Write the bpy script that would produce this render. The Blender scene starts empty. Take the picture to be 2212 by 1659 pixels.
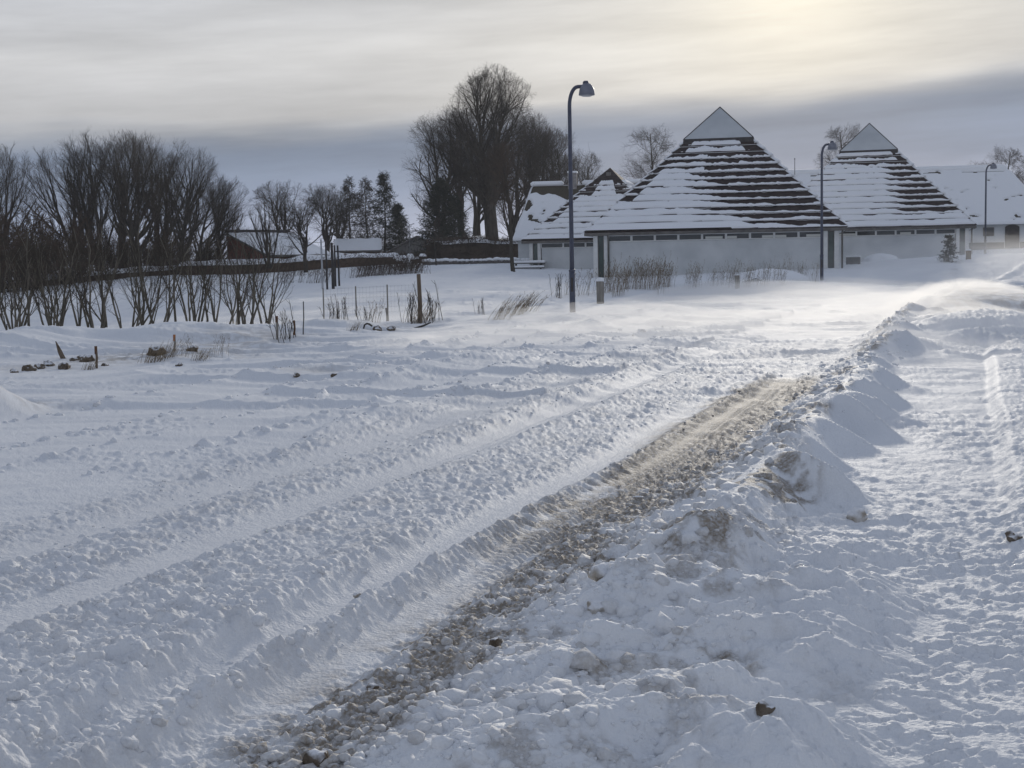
import bpy, math, random
import numpy as np
from mathutils import Matrix, Vector

sc = bpy.context.scene
C = sc.collection
PI = math.pi
rad = math.radians

# ------------------------------------------------------------------ camera
F, EYE = 1400.0, 1.65                       # focal length in pixels of a 1024 px wide picture, eye height in metres
PITCH, ROLL = math.atan(126 / 1400.0), rad(-1.1)
cam = bpy.data.cameras.new("camera")
cam.sensor_width, cam.lens = 36.0, F / 1024 * 36.0
cam.clip_start, cam.clip_end = 0.1, 20000
camo = bpy.data.objects.new("camera", cam)
C.objects.link(camo)
camo.matrix_world = Matrix.Translation((0, 0, EYE)) @ Matrix.Rotation(PI / 2 - PITCH, 4, 'X') @ Matrix.Rotation(ROLL, 4, 'Z')
sc.camera = camo
RM = np.array((Matrix.Rotation(PI / 2 - PITCH, 3, 'X') @ Matrix.Rotation(ROLL, 3, 'Z')))

# ------------------------------------------------------------------ sky, sun, exposure
SUN_AZ, SUN_EL = rad(11.5), rad(11.5)       # to the right of +Y, above the horizon
SUN_DIR = Vector((math.sin(SUN_AZ) * math.cos(SUN_EL), math.cos(SUN_AZ) * math.cos(SUN_EL), math.sin(SUN_EL)))
world = bpy.data.worlds.new("World")
sc.world = world
world.use_nodes = True
nt = world.node_tree
nt.nodes.clear()


def N(tree, typ, **kw):
    n = tree.nodes.new(typ)
    for k, v in kw.items():
        setattr(n, k, v)
    return n


def mathn(tree, op, a, b=None, c=None, clamp=False):
    n = N(tree, 'ShaderNodeMath', operation=op, use_clamp=clamp)
    for i, v in enumerate((a, b, c)):
        if v is None:
            continue
        if hasattr(v, 'links'):
            tree.links.new(v, n.inputs[i])
        else:
            n.inputs[i].default_value = v
    return n.outputs[0]


def ramp(tree, fac, stops, interp='EASE'):
    n = N(tree, 'ShaderNodeValToRGB')
    n.color_ramp.interpolation = interp
    el = n.color_ramp.elements
    while len(el) < len(stops):
        el.new(0.5)
    for e, (p, c) in zip(el, stops):
        e.position = p
        e.color = (*c, 1) if len(c) == 3 else c
    tree.links.new(fac, n.inputs[0])
    return n.outputs[0]


def build_sky():
    lk = nt.links
    tc = N(nt, 'ShaderNodeTexCoord')
    sep = N(nt, 'ShaderNodeSeparateXYZ')
    lk.new(tc.outputs['Generated'], sep.inputs[0])
    x, y, z = sep.outputs
    # streaky stratus: noise stretched along the horizon
    def streak(sx, sz, detail, seed, rough=0.5):
        cmb = N(nt, 'ShaderNodeCombineXYZ')
        lk.new(mathn(nt, 'MULTIPLY', x, sx), cmb.inputs[0])
        lk.new(mathn(nt, 'MULTIPLY', y, sx), cmb.inputs[1])
        zz = mathn(nt, 'ADD', z, mathn(nt, 'MULTIPLY', x, -0.05))   # the streaks lean a little
        lk.new(mathn(nt, 'ADD', mathn(nt, 'MULTIPLY', zz, sz), seed), cmb.inputs[2])
        n = N(nt, 'ShaderNodeTexNoise')
        n.inputs['Scale'].default_value = 1.0
        n.inputs['Detail'].default_value = detail
        n.inputs['Roughness'].default_value = rough
        lk.new(cmb.outputs[0], n.inputs['Vector'])
        return mathn(nt, 'SUBTRACT', n.outputs[0], 0.5)
    warp = mathn(nt, 'ADD', mathn(nt, 'MULTIPLY', streak(4.0, 22.0, 3, 3.1), 0.026), mathn(nt, 'MULTIPLY', streak(9.0, 90.0, 4, 7.7), 0.012))
    # the dark bank stands a little higher to the right
    lift = mathn(nt, 'MULTIPLY', x, -0.045)
    zw = mathn(nt, 'ADD', mathn(nt, 'ADD', z, lift), warp)
    base = ramp(nt, zw, [(0.0, (0.48, 0.54, 0.67)), (0.028, (0.40, 0.46, 0.61)), (0.055, (0.235, 0.295, 0.42)), (0.085, (0.21, 0.265, 0.37)), (0.095, (0.29, 0.33, 0.41)),
                         (0.108, (0.585, 0.59, 0.61)), (0.15, (0.63, 0.635, 0.65)), (0.19, (0.575, 0.59, 0.625)), (0.33, (0.335, 0.38, 0.475)), (1.0, (0.27, 0.315, 0.415))], 'LINEAR')
    # faint lighter and darker streaks all over
    st = mathn(nt, 'ADD', mathn(nt, 'ADD', mathn(nt, 'MULTIPLY', streak(3.0, 30.0, 5, 1.3, 0.55), 0.70), mathn(nt, 'MULTIPLY', streak(9.0, 75.0, 6, 5.3, 0.62), 0.35)), 1.0)
    mul = N(nt, 'ShaderNodeVectorMath', operation='SCALE')
    lk.new(base, mul.inputs[0]); lk.new(st, mul.inputs['Scale'])
    # the veiled sun: a warm glow through the cloud
    dot = N(nt, 'ShaderNodeVectorMath', operation='DOT_PRODUCT')
    lk.new(tc.outputs['Generated'], dot.inputs[0])
    dot.inputs[1].default_value = SUN_DIR
    ang = mathn(nt, 'ARCCOSINE', mathn(nt, 'MINIMUM', dot.outputs['Value'], 0.99999))
    wide = mathn(nt, 'EXPONENT', mathn(nt, 'MULTIPLY', mathn(nt, 'POWER', mathn(nt, 'DIVIDE', ang, 0.20), 1.3), -1.0))
    core = mathn(nt, 'EXPONENT', mathn(nt, 'MULTIPLY', mathn(nt, 'POWER', mathn(nt, 'DIVIDE', ang, 0.055), 1.4), -1.0))
    thick = ramp(nt, zw, [(0.085, (0.14, 0.14, 0.14)), (0.118, (1, 1, 1))], 'EASE')   # the bank lets little of it through
    g = mathn(nt, 'ADD', mathn(nt, 'MULTIPLY', wide, 0.28), mathn(nt, 'MULTIPLY', core, 0.36))
    g = mathn(nt, 'MULTIPLY', mathn(nt, 'MULTIPLY', g, thick), st)
    glow = N(nt, 'ShaderNodeVectorMath', operation='SCALE')
    glow.inputs[0].default_value = (1.0, 0.85, 0.50)
    lk.new(g, glow.inputs['Scale'])
    add = N(nt, 'ShaderNodeVectorMath', operation='ADD')
    lk.new(mul.outputs[0], add.inputs[0]); lk.new(glow.outputs[0], add.inputs[1])
    ten = N(nt, 'ShaderNodeVectorMath', operation='SCALE')
    ten.inputs['Scale'].default_value = 10.0
    lk.new(add.outputs[0], ten.inputs[0])
    sky = N(nt, 'ShaderNodeTexSky', sky_type='NISHITA')
    sky.sun_disc = False
    sky.sun_elevation, sky.sun_rotation = SUN_EL, SUN_AZ
    mix = N(nt, 'ShaderNodeMix', data_type='RGBA')
    mix.inputs['Factor'].default_value = 0.985
    lk.new(sky.outputs[0], mix.inputs['A']); lk.new(ten.outputs[0], mix.inputs['B'])
    bg = N(nt, 'ShaderNodeBackground')
    bg.inputs['Strength'].default_value = 0.1
    lk.new(mix.outputs['Result'], bg.inputs[0])
    out = N(nt, 'ShaderNodeOutputWorld')
    lk.new(bg.outputs[0], out.inputs[0])


build_sky()
sun = bpy.data.lights.new("sun", 'SUN')
sun.energy, sun.angle, sun.color = 2.1, rad(8), (1.0, 0.93, 0.82)
suno = bpy.data.objects.new("sun", sun)
C.objects.link(suno)
suno.rotation_euler = (-SUN_DIR).to_track_quat('-Z', 'Y').to_euler()
vs = sc.view_settings
sc.display_settings.display_device = 'sRGB'
vs.view_transform, vs.look, vs.exposure, vs.gamma = 'Standard', 'None', -0.10, 1.0
vs.use_curve_mapping = False
sc.render.engine = 'CYCLES'
cy = sc.cycles
cy.use_denoising = True
cy.max_bounces, cy.diffuse_bounces, cy.glossy_bounces, cy.transmission_bounces, cy.volume_bounces = 8, 4, 2, 4, 1
cy.transparent_max_bounces = 8

# ------------------------------------------------------------------ pixel <-> place helpers (pixels of a 2212 px wide view of the photograph)


def ray(px, py):
    return RM @ np.array([(px / 2.16016 - 512) / F, (384 - py / 2.16016) / F, -1.0])


def at(px, py, d):
    r = ray(px, py)
    return np.array([0, 0, EYE]) + r * (d / r[1])


# ------------------------------------------------------------------ noise in numpy


def _h(ix, iy, seed):
    h = (ix.astype(np.int64) * 374761393 + iy.astype(np.int64) * 668265263 + seed * 974634777) & 0xFFFFFFFF
    h = ((h ^ (h >> 13)) * 1274126177) & 0xFFFFFFFF
    h = h ^ (h >> 16)
    return (h & 0xFFFFFF).astype(np.float64) / 0xFFFFFF


def vnoise(x, y, seed=0):
    ix, iy = np.floor(x), np.floor(y)
    fx, fy = x - ix, y - iy
    fx, fy = fx * fx * fx * (fx * (fx * 6 - 15) + 10), fy * fy * fy * (fy * (fy * 6 - 15) + 10)
    a, b = _h(ix, iy, seed), _h(ix + 1, iy, seed)
    c, d = _h(ix, iy + 1, seed), _h(ix + 1, iy + 1, seed)
    return (a + (b - a) * fx) * (1 - fy) + (c + (d - c) * fx) * fy


def fbm(x, y, octaves=4, seed=0, gain=0.5):
    v, amp, tot = 0, 1.0, 0
    for o in range(octaves):
        v = v + amp * vnoise(x * 2 ** o + 17.3 * o, y * 2 ** o - 9.1 * o, seed + o)
        tot += amp
        amp *= gain
    return v / tot


def bumps(x, y, cell, r0, r1, seed, dens=1.0, flat=1.0):
    """rounded lumps scattered on a jittered grid; returns height in metres"""
    gx, gy = np.floor(x / cell), np.floor(y / cell)
    out = np.zeros_like(x)
    for dx in (-1, 0, 1):
        for dy in (-1, 0, 1):
            cx, cy_ = gx + dx, gy + dy
            px = (cx + _h(cx, cy_, seed)) * cell
            py = (cy_ + _h(cx, cy_, seed + 1)) * cell
            k = _h(cx, cy_, seed + 2)
            r = r0 + (r1 - r0) * k * k
            r = np.where(_h(cx, cy_, seed + 3) < dens, r, 1e-6)
            a = _h(cx, cy_, seed + 4) * PI
            ca, sa = np.cos(a), np.sin(a)
            u, v = (x - px), (y - py)
            e = 0.75 + 0.5 * _h(cx, cy_, seed + 5)
            q = ((u * ca + v * sa) / e) ** 2 + ((-u * sa + v * ca) * e) ** 2
            hh = np.sqrt(np.maximum(0, 1 - q / (r * r))) * r * flat * (0.6 + 0.6 * _h(cx, cy_, seed + 6))
            out = np.maximum(out, hh)
    return out


def S(a, b, x):
    t = np.clip((x - a) / (b - a), 0, 1)
    return t * t * (3 - 2 * t)


# ------------------------------------------------------------------ terrain: a gently rising field through surveyed points
CP = [at(*p) for p in [
    (1237, 678, 36.5), (1775, 608, 60), (2128, 558, 88), (1275, 600, 77), (1825, 580, 73), (1180, 586, 92), (1130, 562, 105),
    (2105, 548, 87), (1835, 577, 92), (2200, 535, 113), (907, 700, 36), (30, 752, 33.5), (560, 722, 41), (300, 742, 36.5), (700, 625, 70), (1100, 600, 75),
    (1105, 588, 85), (850, 572, 105), (300, 600, 95), (0, 625, 90), (1650, 640, 50), (1500, 655, 45), (1950, 620, 62), (1070, 568, 120), (640, 640, 62)]]
CP += [(x, y, 0.0) for x, y in [(0, 4), (-3, 8), (3, 8), (0, 14), (-6, 16), (6, 16), (0, 24), (8, 26), (-9, 22), (-6, 26), (-3, 30), (20, 20), (-20, 15), (0, -10), (12, 34), (5, 33)]]
CP += [(x, y, 1.4) for x, y in [(-60, 150), (0, 160), (60, 160), (120, 120), (-110, 120), (0, 240), (150, 240), (-150, 240)]]
CP += [(-40, 40, -0.1), (50, 50, 0.8), (-60, 80, 0.5), (70, 90, 1.4)]
CP = np.array(CP, float)


def _tps(r2):
    return np.where(r2 > 1e-9, 0.5 * r2 * np.log(np.maximum(r2, 1e-9)), 0)


_n = len(CP)
_d2 = ((CP[:, None, :2] - CP[None, :, :2]) ** 2).sum(-1)
_A = np.zeros((_n + 3, _n + 3))
_A[:_n, :_n] = _tps(_d2) + np.eye(_n) * 6.0
_A[:_n, _n] = 1; _A[:_n, _n + 1:] = CP[:, :2]
_A[_n:, :_n] = _A[:_n, _n:].T
_W = np.linalg.solve(_A, np.concatenate([CP[:, 2], [0, 0, 0]]))


def base_h(X, Y):
    X, Y = np.asarray(X, float), np.asarray(Y, float)
    shp = X.shape
    x, y = X.ravel(), Y.ravel()
    R = np.sqrt(x * x + y * y)
    k = np.minimum(1, 170 / np.maximum(R, 1))
    xx, yy = x * k, y * k
    yy = np.maximum(yy, -12)
    o = np.full(x.shape, _W[_n]) + _W[_n + 1] * xx + _W[_n + 2] * yy
    for i in range(_n):
        o += _W[i] * _tps((xx - CP[i, 0]) ** 2 + (yy - CP[i, 1]) ** 2)
    o = np.clip(o, -0.8, 2.2)
    f = S(120, 320, R)
    return (o * (1 - f) + 1.4 * f).reshape(shp)


RA = rad(19.0)                              # the road's heading, right of +Y
SA, CA = math.sin(RA), math.cos(RA)


def road_st(X, Y):
    return X * SA + Y * CA, X * CA - Y * SA


def g(c, w, t, p=2):
    return np.exp(-np.abs((t - c) / w) ** p)


def bank_crest(s):
    return -1.45 - 0.28 * S(13, 24, s) + (vnoise(s * 0.8, s * 0, 9) - 0.5) * 0.16


def macro(X, Y):
    """metre-scale shapes: snow bank, drifts, ruts"""
    s, t0 = road_st(X, Y)
    bend = -0.0016 * np.maximum(s - 30, 0) ** 2              # further off the road swings right
    t = t0 + np.where(s > 30, np.maximum(bend, -40), 0)
    wob = (vnoise(s * 0.35, s * 0, 5) - 0.5) * 0.12
    h = np.zeros_like(X)
    # ploughed bank between the road and the footpath, with sharp-edged lee drifts sweeping down on to the path
    hb = (0.24 * S(5.6, 8.5, s) - 0.09 * S(13.5, 19, s)) * (0.72 + 0.56 * vnoise(s * 0.9, s * 0 + 3.0, 11)) * (1 - 0.5 * S(60, 90, s))
    d = t - bank_crest(s)
    q = (s + 1.5 * np.clip(d, -0.2, 1.2)) * 0.85 + 1.0 * vnoise(s * 0.35, s * 0, 22) + 0.45 * vnoise(s * 0.7, d * 1.5, 21)
    k = np.floor(q); fr = q - k
    rib = np.where(fr < 0.35, fr / 0.35, (1 - fr) / 0.65) ** 1.5 * (0.10 + 1.0 * _h(k, k * 0, 33))
    ribs = rib * S(8.2, 9.6, s) * (1 - S(22, 28, s))
    L = 0.36 + 0.60 * ribs + 0.10 * (fbm(s * 1.7, t * 2, 3, 29) - 0.5)
    lee = np.clip(1 - np.maximum(d, 0) / L, 0, 1)
    lee = lee * lee * (3 - 2 * lee)
    h += hb * np.where(d < 0, np.exp(-(d / 0.30) ** 2), lee) + 0.11 * ribs * S(-0.1, 0.25, d) * (1 - S(0.35, 1.0, d))
    # loose mounds where the bank spreads out close by
    near = (1 - S(6.2, 8.6, s)) * S(-2.1, -1.6, t) * (1 - S(-0.7, -0.2, t))
    h += near * (0.15 * np.abs(fbm(X * 1.1, Y * 1.6, 3, 40) - 0.5) * 2 + 0.11 * S(0.50, 0.72, fbm(X * 1.7 + 5, Y * 2.6, 3, 44)))
    # a few named drifts there, long across the view
    for px, py, a_, b_, hh in ((1560, 1230, 0.34, 0.16, 0.16), (1490, 1330, 0.40, 0.12, 0.09), (1480, 1590, 0.22, 0.09, 0.10), (1560, 1520, 0.30, 0.08, 0.06), (1310, 1620, 0.25, 0.10, 0.07), (1450, 1440, 0.30, 0.09, 0.05)):
        x_, y_ = flat(px, py)
        dy = Y - y_ - 0.12 * (X - x_)
        h += hh * np.exp(-((X - x_) / a_) ** 2) * np.where(dy > 0, np.exp(-(dy / (b_ * 1.9)) ** 2), np.exp(-(dy / b_) ** 2))
    # footpath step: higher untouched snow to the right of the trodden strip
    h += 0.10 * S(-0.02, 0.16, t + 0.05 * (vnoise(s * 0.5, s * 0, 51) - 0.5) + 0.012 * (s - 12)) * S(7, 10, s) * (1 - S(22, 26, s))
    # snow piles and uneven ground near the side road on the right
    h += 0.42 * S(0.48, 0.75, fbm(X * 0.22 + 3, Y * 0.16, 3, 60)) * S(20, 26, s) * (1 - S(55, 75, s)) * S(-2.6, -1.0, t)
    # ruts
    tw = t + wob
    def rut(c, w, dep, s0, s1):
        return -dep * g(c, w, tw, 4) * S(s0 - 1.5, s0 + 0.5, s) * (1 - S(s1, s1 + 6, s))
    nf = 1 - S(6.5, 9.5, s)
    h += rut(-2.56, 0.21, 0.045, 0, 18) - 0.03 * g(-2.25, 0.22, tw, 4) * (1 - S(16, 22, s)) + rut(-3.02, 0.16, 0.035, 0, 14) + rut(-4.40, 0.20, 0.04, 0, 24) + rut(-5.35, 0.2, 0.02, 0, 18)
    h += nf * (-0.035 * g(-2.56, 0.17, tw, 4) - 0.045 * g(-3.02, 0.15, tw, 4) + 0.035 * g(-2.80, 0.09, tw) + 0.04 * g(-3.32, 0.16, tw))
    h += 0.022 * g(-2.84, 0.10, tw) * S(9, 11, s) * (1 - S(17, 21, s)) + 0.02 * g(-4.1, 0.15, tw) * (1 - S(18, 26, s))
    h += 0.055 * g(-4.78, 0.16, tw) * S(10.5, 13, s) * (1 - S(22, 28, s))
    # many old wheel lines side by side
    h += 0.012 * (fbm(tw * 7, s * 0.06, 3, 77) - 0.5) * 2 * S(-6.5, -5.8, t) * (1 - S(-2.2, -2.0, t)) * (1 - S(24, 32, s))
    # ridges of old plough rows on the left, smooth drift between
    for c, a, s0, s1 in ROWS:
        dd = t - (c + (vnoise(s * 0.3, s * 0 + c, 71) - 0.5) * 0.6)
        h += a * np.where(dd < 0, np.exp(-(dd / 0.10) ** 2), np.exp(-dd / 0.40)) * S(s0 - 3, s0, s) * (1 - S(s1, s1 + 8, s)) * (0.3 + vnoise(s * 0.5, s * 0 + c, 72))
    # wind-shaped drift swells, long across the wind
    far = S(10, 16, s)
    h += 0.05 * (fbm(X * 0.35, Y * 1.1, 3, 80) - 0.5) * 2 * far * (1 - S(60, 110, s))
    rg = 1 - np.abs(fbm(X * 0.28 + 4, Y * 0.8, 2, 84) - 0.5) * 5
    h += 0.08 * np.maximum(rg, 0) ** 2 * far * (t < -5) * (1 - S(45, 70, s))
    # the long drift crest in front of the young trees, with its humps
    cy_ = 29.5 + (X + 8) * 0.75
    on = S(-14, -11, X) * (1 - S(-4.5, -2.0, X)) * 1.0
    dd = Y - cy_
    hump = 0.30 + 0.20 * np.exp(-((X + 9.6) / 1.0) ** 2) + 0.13 * np.exp(-((X + 7.2) / 0.9) ** 2)
    h += on * hump * np.where(dd < 0, np.exp(-(dd / 2.6) ** 2), np.exp(-(dd / 1.3) ** 2))
    # a sharp little drift at the left edge
    dd = (Y - 15.6) - 0.4 * (X + 5.6)
    h += 0.34 * np.clip(1 - np.abs(X + 5.75) / 0.55, 0, 1) ** 1.3 * np.where(dd < 0, np.exp(-(dd / 1.0) ** 2), np.exp(-(dd / 0.35) ** 2))
    return h


ROWS = ((-5.9, 0.045, 10, 25), (-6.7, 0.06, 10, 28), (-7.6, 0.075, 12, 30), (-8.6, 0.07, 15, 34), (-9.8, 0.07, 16, 30))


def detail(X, Y):
    """clods, tread marks, footprints; also returns how dirty each point is"""
    s, t = road_st(X, Y)
    wob = (vnoise(s * 0.35, s * 0, 5) - 0.5) * 0.12
    tw = t + wob
    wx, wy = X + 0.03 * (vnoise(X * 14, Y * 14, 90) - 0.5), Y + 0.03 * (vnoise(X * 14 + 9, Y * 14, 91) - 0.5)
    lumpA = bumps(wx, wy, 0.15, 0.02, 0.085, 100, 0.75)
    lumpE = bumps(wx, wy, 0.10, 0.014, 0.052, 105, 0.7)
    lumpB = bumps(wx, wy, 0.065, 0.012, 0.036, 110, 0.8)
    lumpD = bumps(wx, wy, 0.034, 0.007, 0.019, 115, 0.85)
    lumpC = bumps(wx, wy, 0.42, 0.06, 0.17, 120, 0.5, 0.45)
    grain = fbm(X * 24, Y * 24, 4, 130, 0.6) - 0.5
    rasp = np.abs(fbm(X * 11, Y * 11, 4, 131, 0.6) - 0.5) * 2
    patch = fbm(X * 0.9, Y * 0.9, 3, 135)
    h = np.zeros_like(X)
    nf = 1 - S(5.3, 8.2, s)
    track = np.maximum.reduce([g(-2.55, 0.20, tw, 4) * (1 - S(17, 22, s)), g(-3.02, 0.17, tw, 4) * (1 - S(14, 17, s)), g(-4.40, 0.22, tw, 4) * (1 - S(23, 30, s)), 0.85 * g(-5.35, 0.22, tw, 4) * (1 - S(17, 22, s))])
    track = np.where(s < 4.9, track * (0.35 + 0.65 * S(4.2, 4.9, s)), track)
    road = S(-6.3, -5.4, t) * (1 - S(-2.0, -1.85, t)) * (1 - S(20, 27, s))
    leftf = (1 - S(-6.3, -5.4, t)) * (1 - S(26, 36, s))
    cr = bank_crest(s)
    bank = S(-2.15, -1.85, t) * (1 - S(0.02, 0.16, t - cr - 0.28 * (1 - S(9.5, 11.5, s)))) * (1 - 0.5 * S(30, 45, s)) * S(5.5, 7.5, s)
    nearm = (1 - S(6.0, 8.5, s)) * S(-2.2, -1.9, t) * (1 - S(-1.1, -0.6, t))
    path = S(-1.3, -0.95, t) * (1 - S(28, 40, s))
    slush = g(-2.28, 0.22, tw, 4) * (1 - S(16, 20, s))
    # ploughed crumbs, big ones only close by and beside the near ruts
    crumb = S(0.38, 0.60, patch)
    kr = road * (1 - 0.92 * track) * (1 - 0.5 * slush)
    h += kr * (nf * (1 - S(-2.95, -2.7, t)) * (0.45 + 0.55 * crumb) * (0.70 * lumpA + 0.30 * lumpC) + (0.18 + 0.36 * crumb) * lumpE + 0.48 * lumpB + 0.62 * lumpD + 0.022 * rasp + 0.012 * grain)
    h += slush * (0.12 * lumpE * nf + 0.32 * lumpB + 0.7 * lumpD + 0.024 * rasp)
    h += track * 0.005 * grain
    fine = S(0.52, 0.68, fbm(X * 0.8 + 7, Y * 1.6, 3, 140))
    h += leftf * (fine * (0.45 * lumpE + 0.4 * lumpB) + 0.008 * grain + 0.008 * rasp + 0.016 * fbm(X * 1.5, Y * 6, 3, 141))
    for c, a_, s0_, s1_ in ROWS:
        dd = t - (c + (vnoise(s * 0.3, s * 0 + c, 71) - 0.5) * 0.6)
        h += leftf * g(-0.02, 0.09, dd) * (0.75 * lumpA + 0.5 * lumpE) * S(8, 11, s) * S(0.35, 0.6, vnoise(s * 0.7, s * 0 + c, 73))
    calmb = S(0.50, 0.62, fbm(X * 1.3, Y * 1.3, 2, 150))
    h += bank * (1 - 0.8 * calmb * S(-1.9, -1.6, t)) * (0.42 * lumpC + 0.55 * lumpA + 0.5 * lumpE + 0.4 * lumpB + 0.035 * rasp + 0.016 * grain) * (1 - 0.35 * S(14, 20, s))
    loose = S(0.42, 0.60, fbm(X * 1.6, Y * 1.6, 3, 160) + 0.22 * (1 - S(-1.75, -1.3, t)))
    h += nearm * (0.30 * lumpD + 0.012 * rasp + loose * (0.50 * lumpA + 0.5 * lumpE + 0.45 * lumpB) + 0.008 * grain)
    # trodden path: flattened crusts and prints drawn out across the wind
    fx, fy = X + 0.05 * (vnoise(X * 6, Y * 6, 170) - 0.5), Y * 1.9
    tread2 = bumps(fx, fy, 0.11, 0.018, 0.055, 190, 0.6, 0.34)
    foot = bumps(X * 1.5 + 0.06 * vnoise(X * 9, Y * 9, 199), Y, 0.45, 0.06, 0.15, 200, 0.42, 0.28)
    calm = S(0.46, 0.60, fbm(X * 0.7 + 2, Y * 0.45, 3, 210))
    crust = 0.012 * S(0.50, 0.57, fbm(X * 6.5 + 0.3 * vnoise(X * 3, Y * 3, 171), Y * 8.0, 4, 172)) + 0.014 * S(0.54, 0.61, fbm(X * 3.6, Y * 4.6, 4, 173)) + 0.010 * S(0.55, 0.60, fbm(X * 12, Y * 15, 3, 174)) + 0.30 * lumpB * S(0.5, 0.62, patch)
    h += path * (1 - S(0.2, 0.5, t)) * (1 - 0.75 * calm * S(8, 13, s)) * (crust + 0.55 * tread2 - 0.5 * foot + 0.010 * rasp + 0.006 * grain)
    h += S(0.0, 0.3, t) * (1 - S(28, 36, s)) * (0.35 * lumpE + 0.25 * lumpB + 0.3 * foot + 0.02 * rasp) * S(5, 9, s)
    # further off: wind ripples and crust
    out = S(16, 24, s)
    h += out * (0.055 * (fbm(X * 0.7, Y * 1.7, 5, 220, 0.55) - 0.5) * 2 + 0.05 * S(0.52, 0.60, fbm(X * 0.5 + 3, Y * 0.8, 4, 221)) * (0.5 + rasp)) * (1 - S(70, 120, s))
    h += out * (t > -2.3) * 0.09 * np.maximum(0, fbm(X * 1.3, Y * 0.9, 4, 225) - 0.47) * 2 * (1 - S(55, 75, s))
    # tyre tread: twin grooves, cross bars, and the scalloped wall of the main rut
    bar = np.sin(s * 2 * PI / 0.075 + 14 * np.abs(tw + 2.52))
    clear = S(6.3, 7.8, s) * (1 - S(15.5, 19, s))
    h += clear * (-0.020 * (g(-2.56, 0.017, tw) + g(-2.48, 0.017, tw)) + 0.006 * bar * g(-2.52, 0.14, tw, 4))
    h += clear * 0.006 * np.sin((s + 0.05 * vnoise(s * 5, t * 3, 280)) * 2 * PI / 0.09 + 10 * (tw + 2.7)) * g(-2.76, 0.07, tw)
    ca = S(7, 9, s) * (1 - S(16, 20, s))
    h += ca * (-0.011 * (g(-4.43, 0.018, tw) + g(-4.36, 0.018, tw)) + 0.003 * np.sin(s * 2 * PI / 0.08) * g(-4.4, 0.1, tw, 4))
    # ---- dirt ground into the snow
    n1, n2 = fbm(X * 3.2, Y * 3.2, 4, 230), fbm(X * 10, Y * 10, 4, 240)
    nn = n1 * 0.5 + n2 * 0.5
    dirt = (0.92 + 0.5 * S(9, 12, s)) * S(-2.95, -2.66, tw) * (1 - S(-2.20, -1.98, tw)) * S(6.2, 8.8, s) * (1 - S(17.0, 19.5, s)) * S(0.26, 0.54, nn + 0.14 * S(9, 13, s))
    dirt += 0.85 * S(-3.15, -2.85, tw) * (1 - S(-2.7, -2.5, tw)) * S(10.5, 13, s) * (1 - S(16.5, 18, s)) * S(0.34, 0.6, nn)
    dirt += 0.95 * g(-2.16, 0.25, tw, 4) * (1 - S(10.5, 13.5, s)) * S(0.37, 0.58, nn)
    dirt += 0.55 * g(-2.40, 0.22, tw, 2) * (1 - S(5.5, 7.5, s)) * S(0.40, 0.60, nn)
    dirt += 0.45 * g(-2.2, 0.24, tw, 4) * (1 - S(6.0, 9.0, s)) * (0.4 + 0.6 * S(0.4, 0.6, n2))
    dirt += 0.80 * bank * S(0.49, 0.58, n1 * 0.5 + fbm(X * 1.2, Y * 1.2, 2, 250) * 0.5) * S(0.36, 0.52, n2) * (1 - 0.3 * S(20, 30, s))
    dirt += 0.16 * bank * S(0.40, 0.6, n2)
    dirt += 0.55 * nearm * S(0.50, 0.62, n1 * 0.6 + fbm(X * 1.4, Y * 1.4, 2, 255) * 0.45) * S(0.38, 0.58, n2)
    dirt += 0.16 * road * (1 - track) * S(0.45, 0.7, nn) + 0.06 * road
    dirt += 0.6 * S(0.48, 0.66, fbm(X * 0.35 + 1, Y * 0.13, 3, 260)) * S(22, 30, s) * S(-1.9, -0.9, t) * (1 - S(60, 75, s)) * S(0.30, 0.6, nn)
    for px, py, a, b, k in SOIL:
        dirt += k * np.exp(-((X - px) / a) ** 2 - ((Y - py) / b) ** 2) * S(0.36, 0.56, nn)
    return h, np.clip(dirt, 0, 1)


def flat(px, py):
    r = ray(px, py)
    k = -EYE / r[2]
    return r[0] * k, r[1] * k


SOIL = []
for px, py, a, b, k in ((60, 800, 0.9, 0.9, 0.35), (200, 782, 0.7, 0.7, 0.4), (350, 775, 1.4, 1.2, 0.75), (470, 755, 1.2, 1.3, 0.55), (560, 740, 1.2, 1.0, 0.45), (30, 890, 0.5, 0.6, 0.55),
                        (800, 715, 1.4, 1.3, 0.45), (690, 812, 0.6, 0.35, 0.35), (1610, 1480, 0.06, 0.1, 0.5), (1290, 1460, 0.06, 0.08, 0.5), (1790, 1510, 0.12, 0.12, 0.35), (1700, 915, 0.22, 0.5, 0.95), (1690, 1000, 0.12, 0.3, 0.9), (1590, 1005, 0.12, 0.25, 0.7), (1660, 1090, 0.14, 0.2, 0.6), (1640, 1170, 0.12, 0.16, 0.6), (1640, 1300, 0.07, 0.1, 0.7), (1520, 1080, 0.10, 0.2, 0.5), (1560, 1450, 0.05, 0.08, 0.6)):
    x_, y_ = flat(px, py)
    SOIL.append((x_, y_, a, b, k))


def gz(x, y, full=False):
    X, Y = np.array([float(x)]), np.array([float(y)])
    h = base_h(X, Y) + macro(X, Y)
    if full:
        h = h + detail(X, Y)[0]
    return float(h[0])


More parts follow.
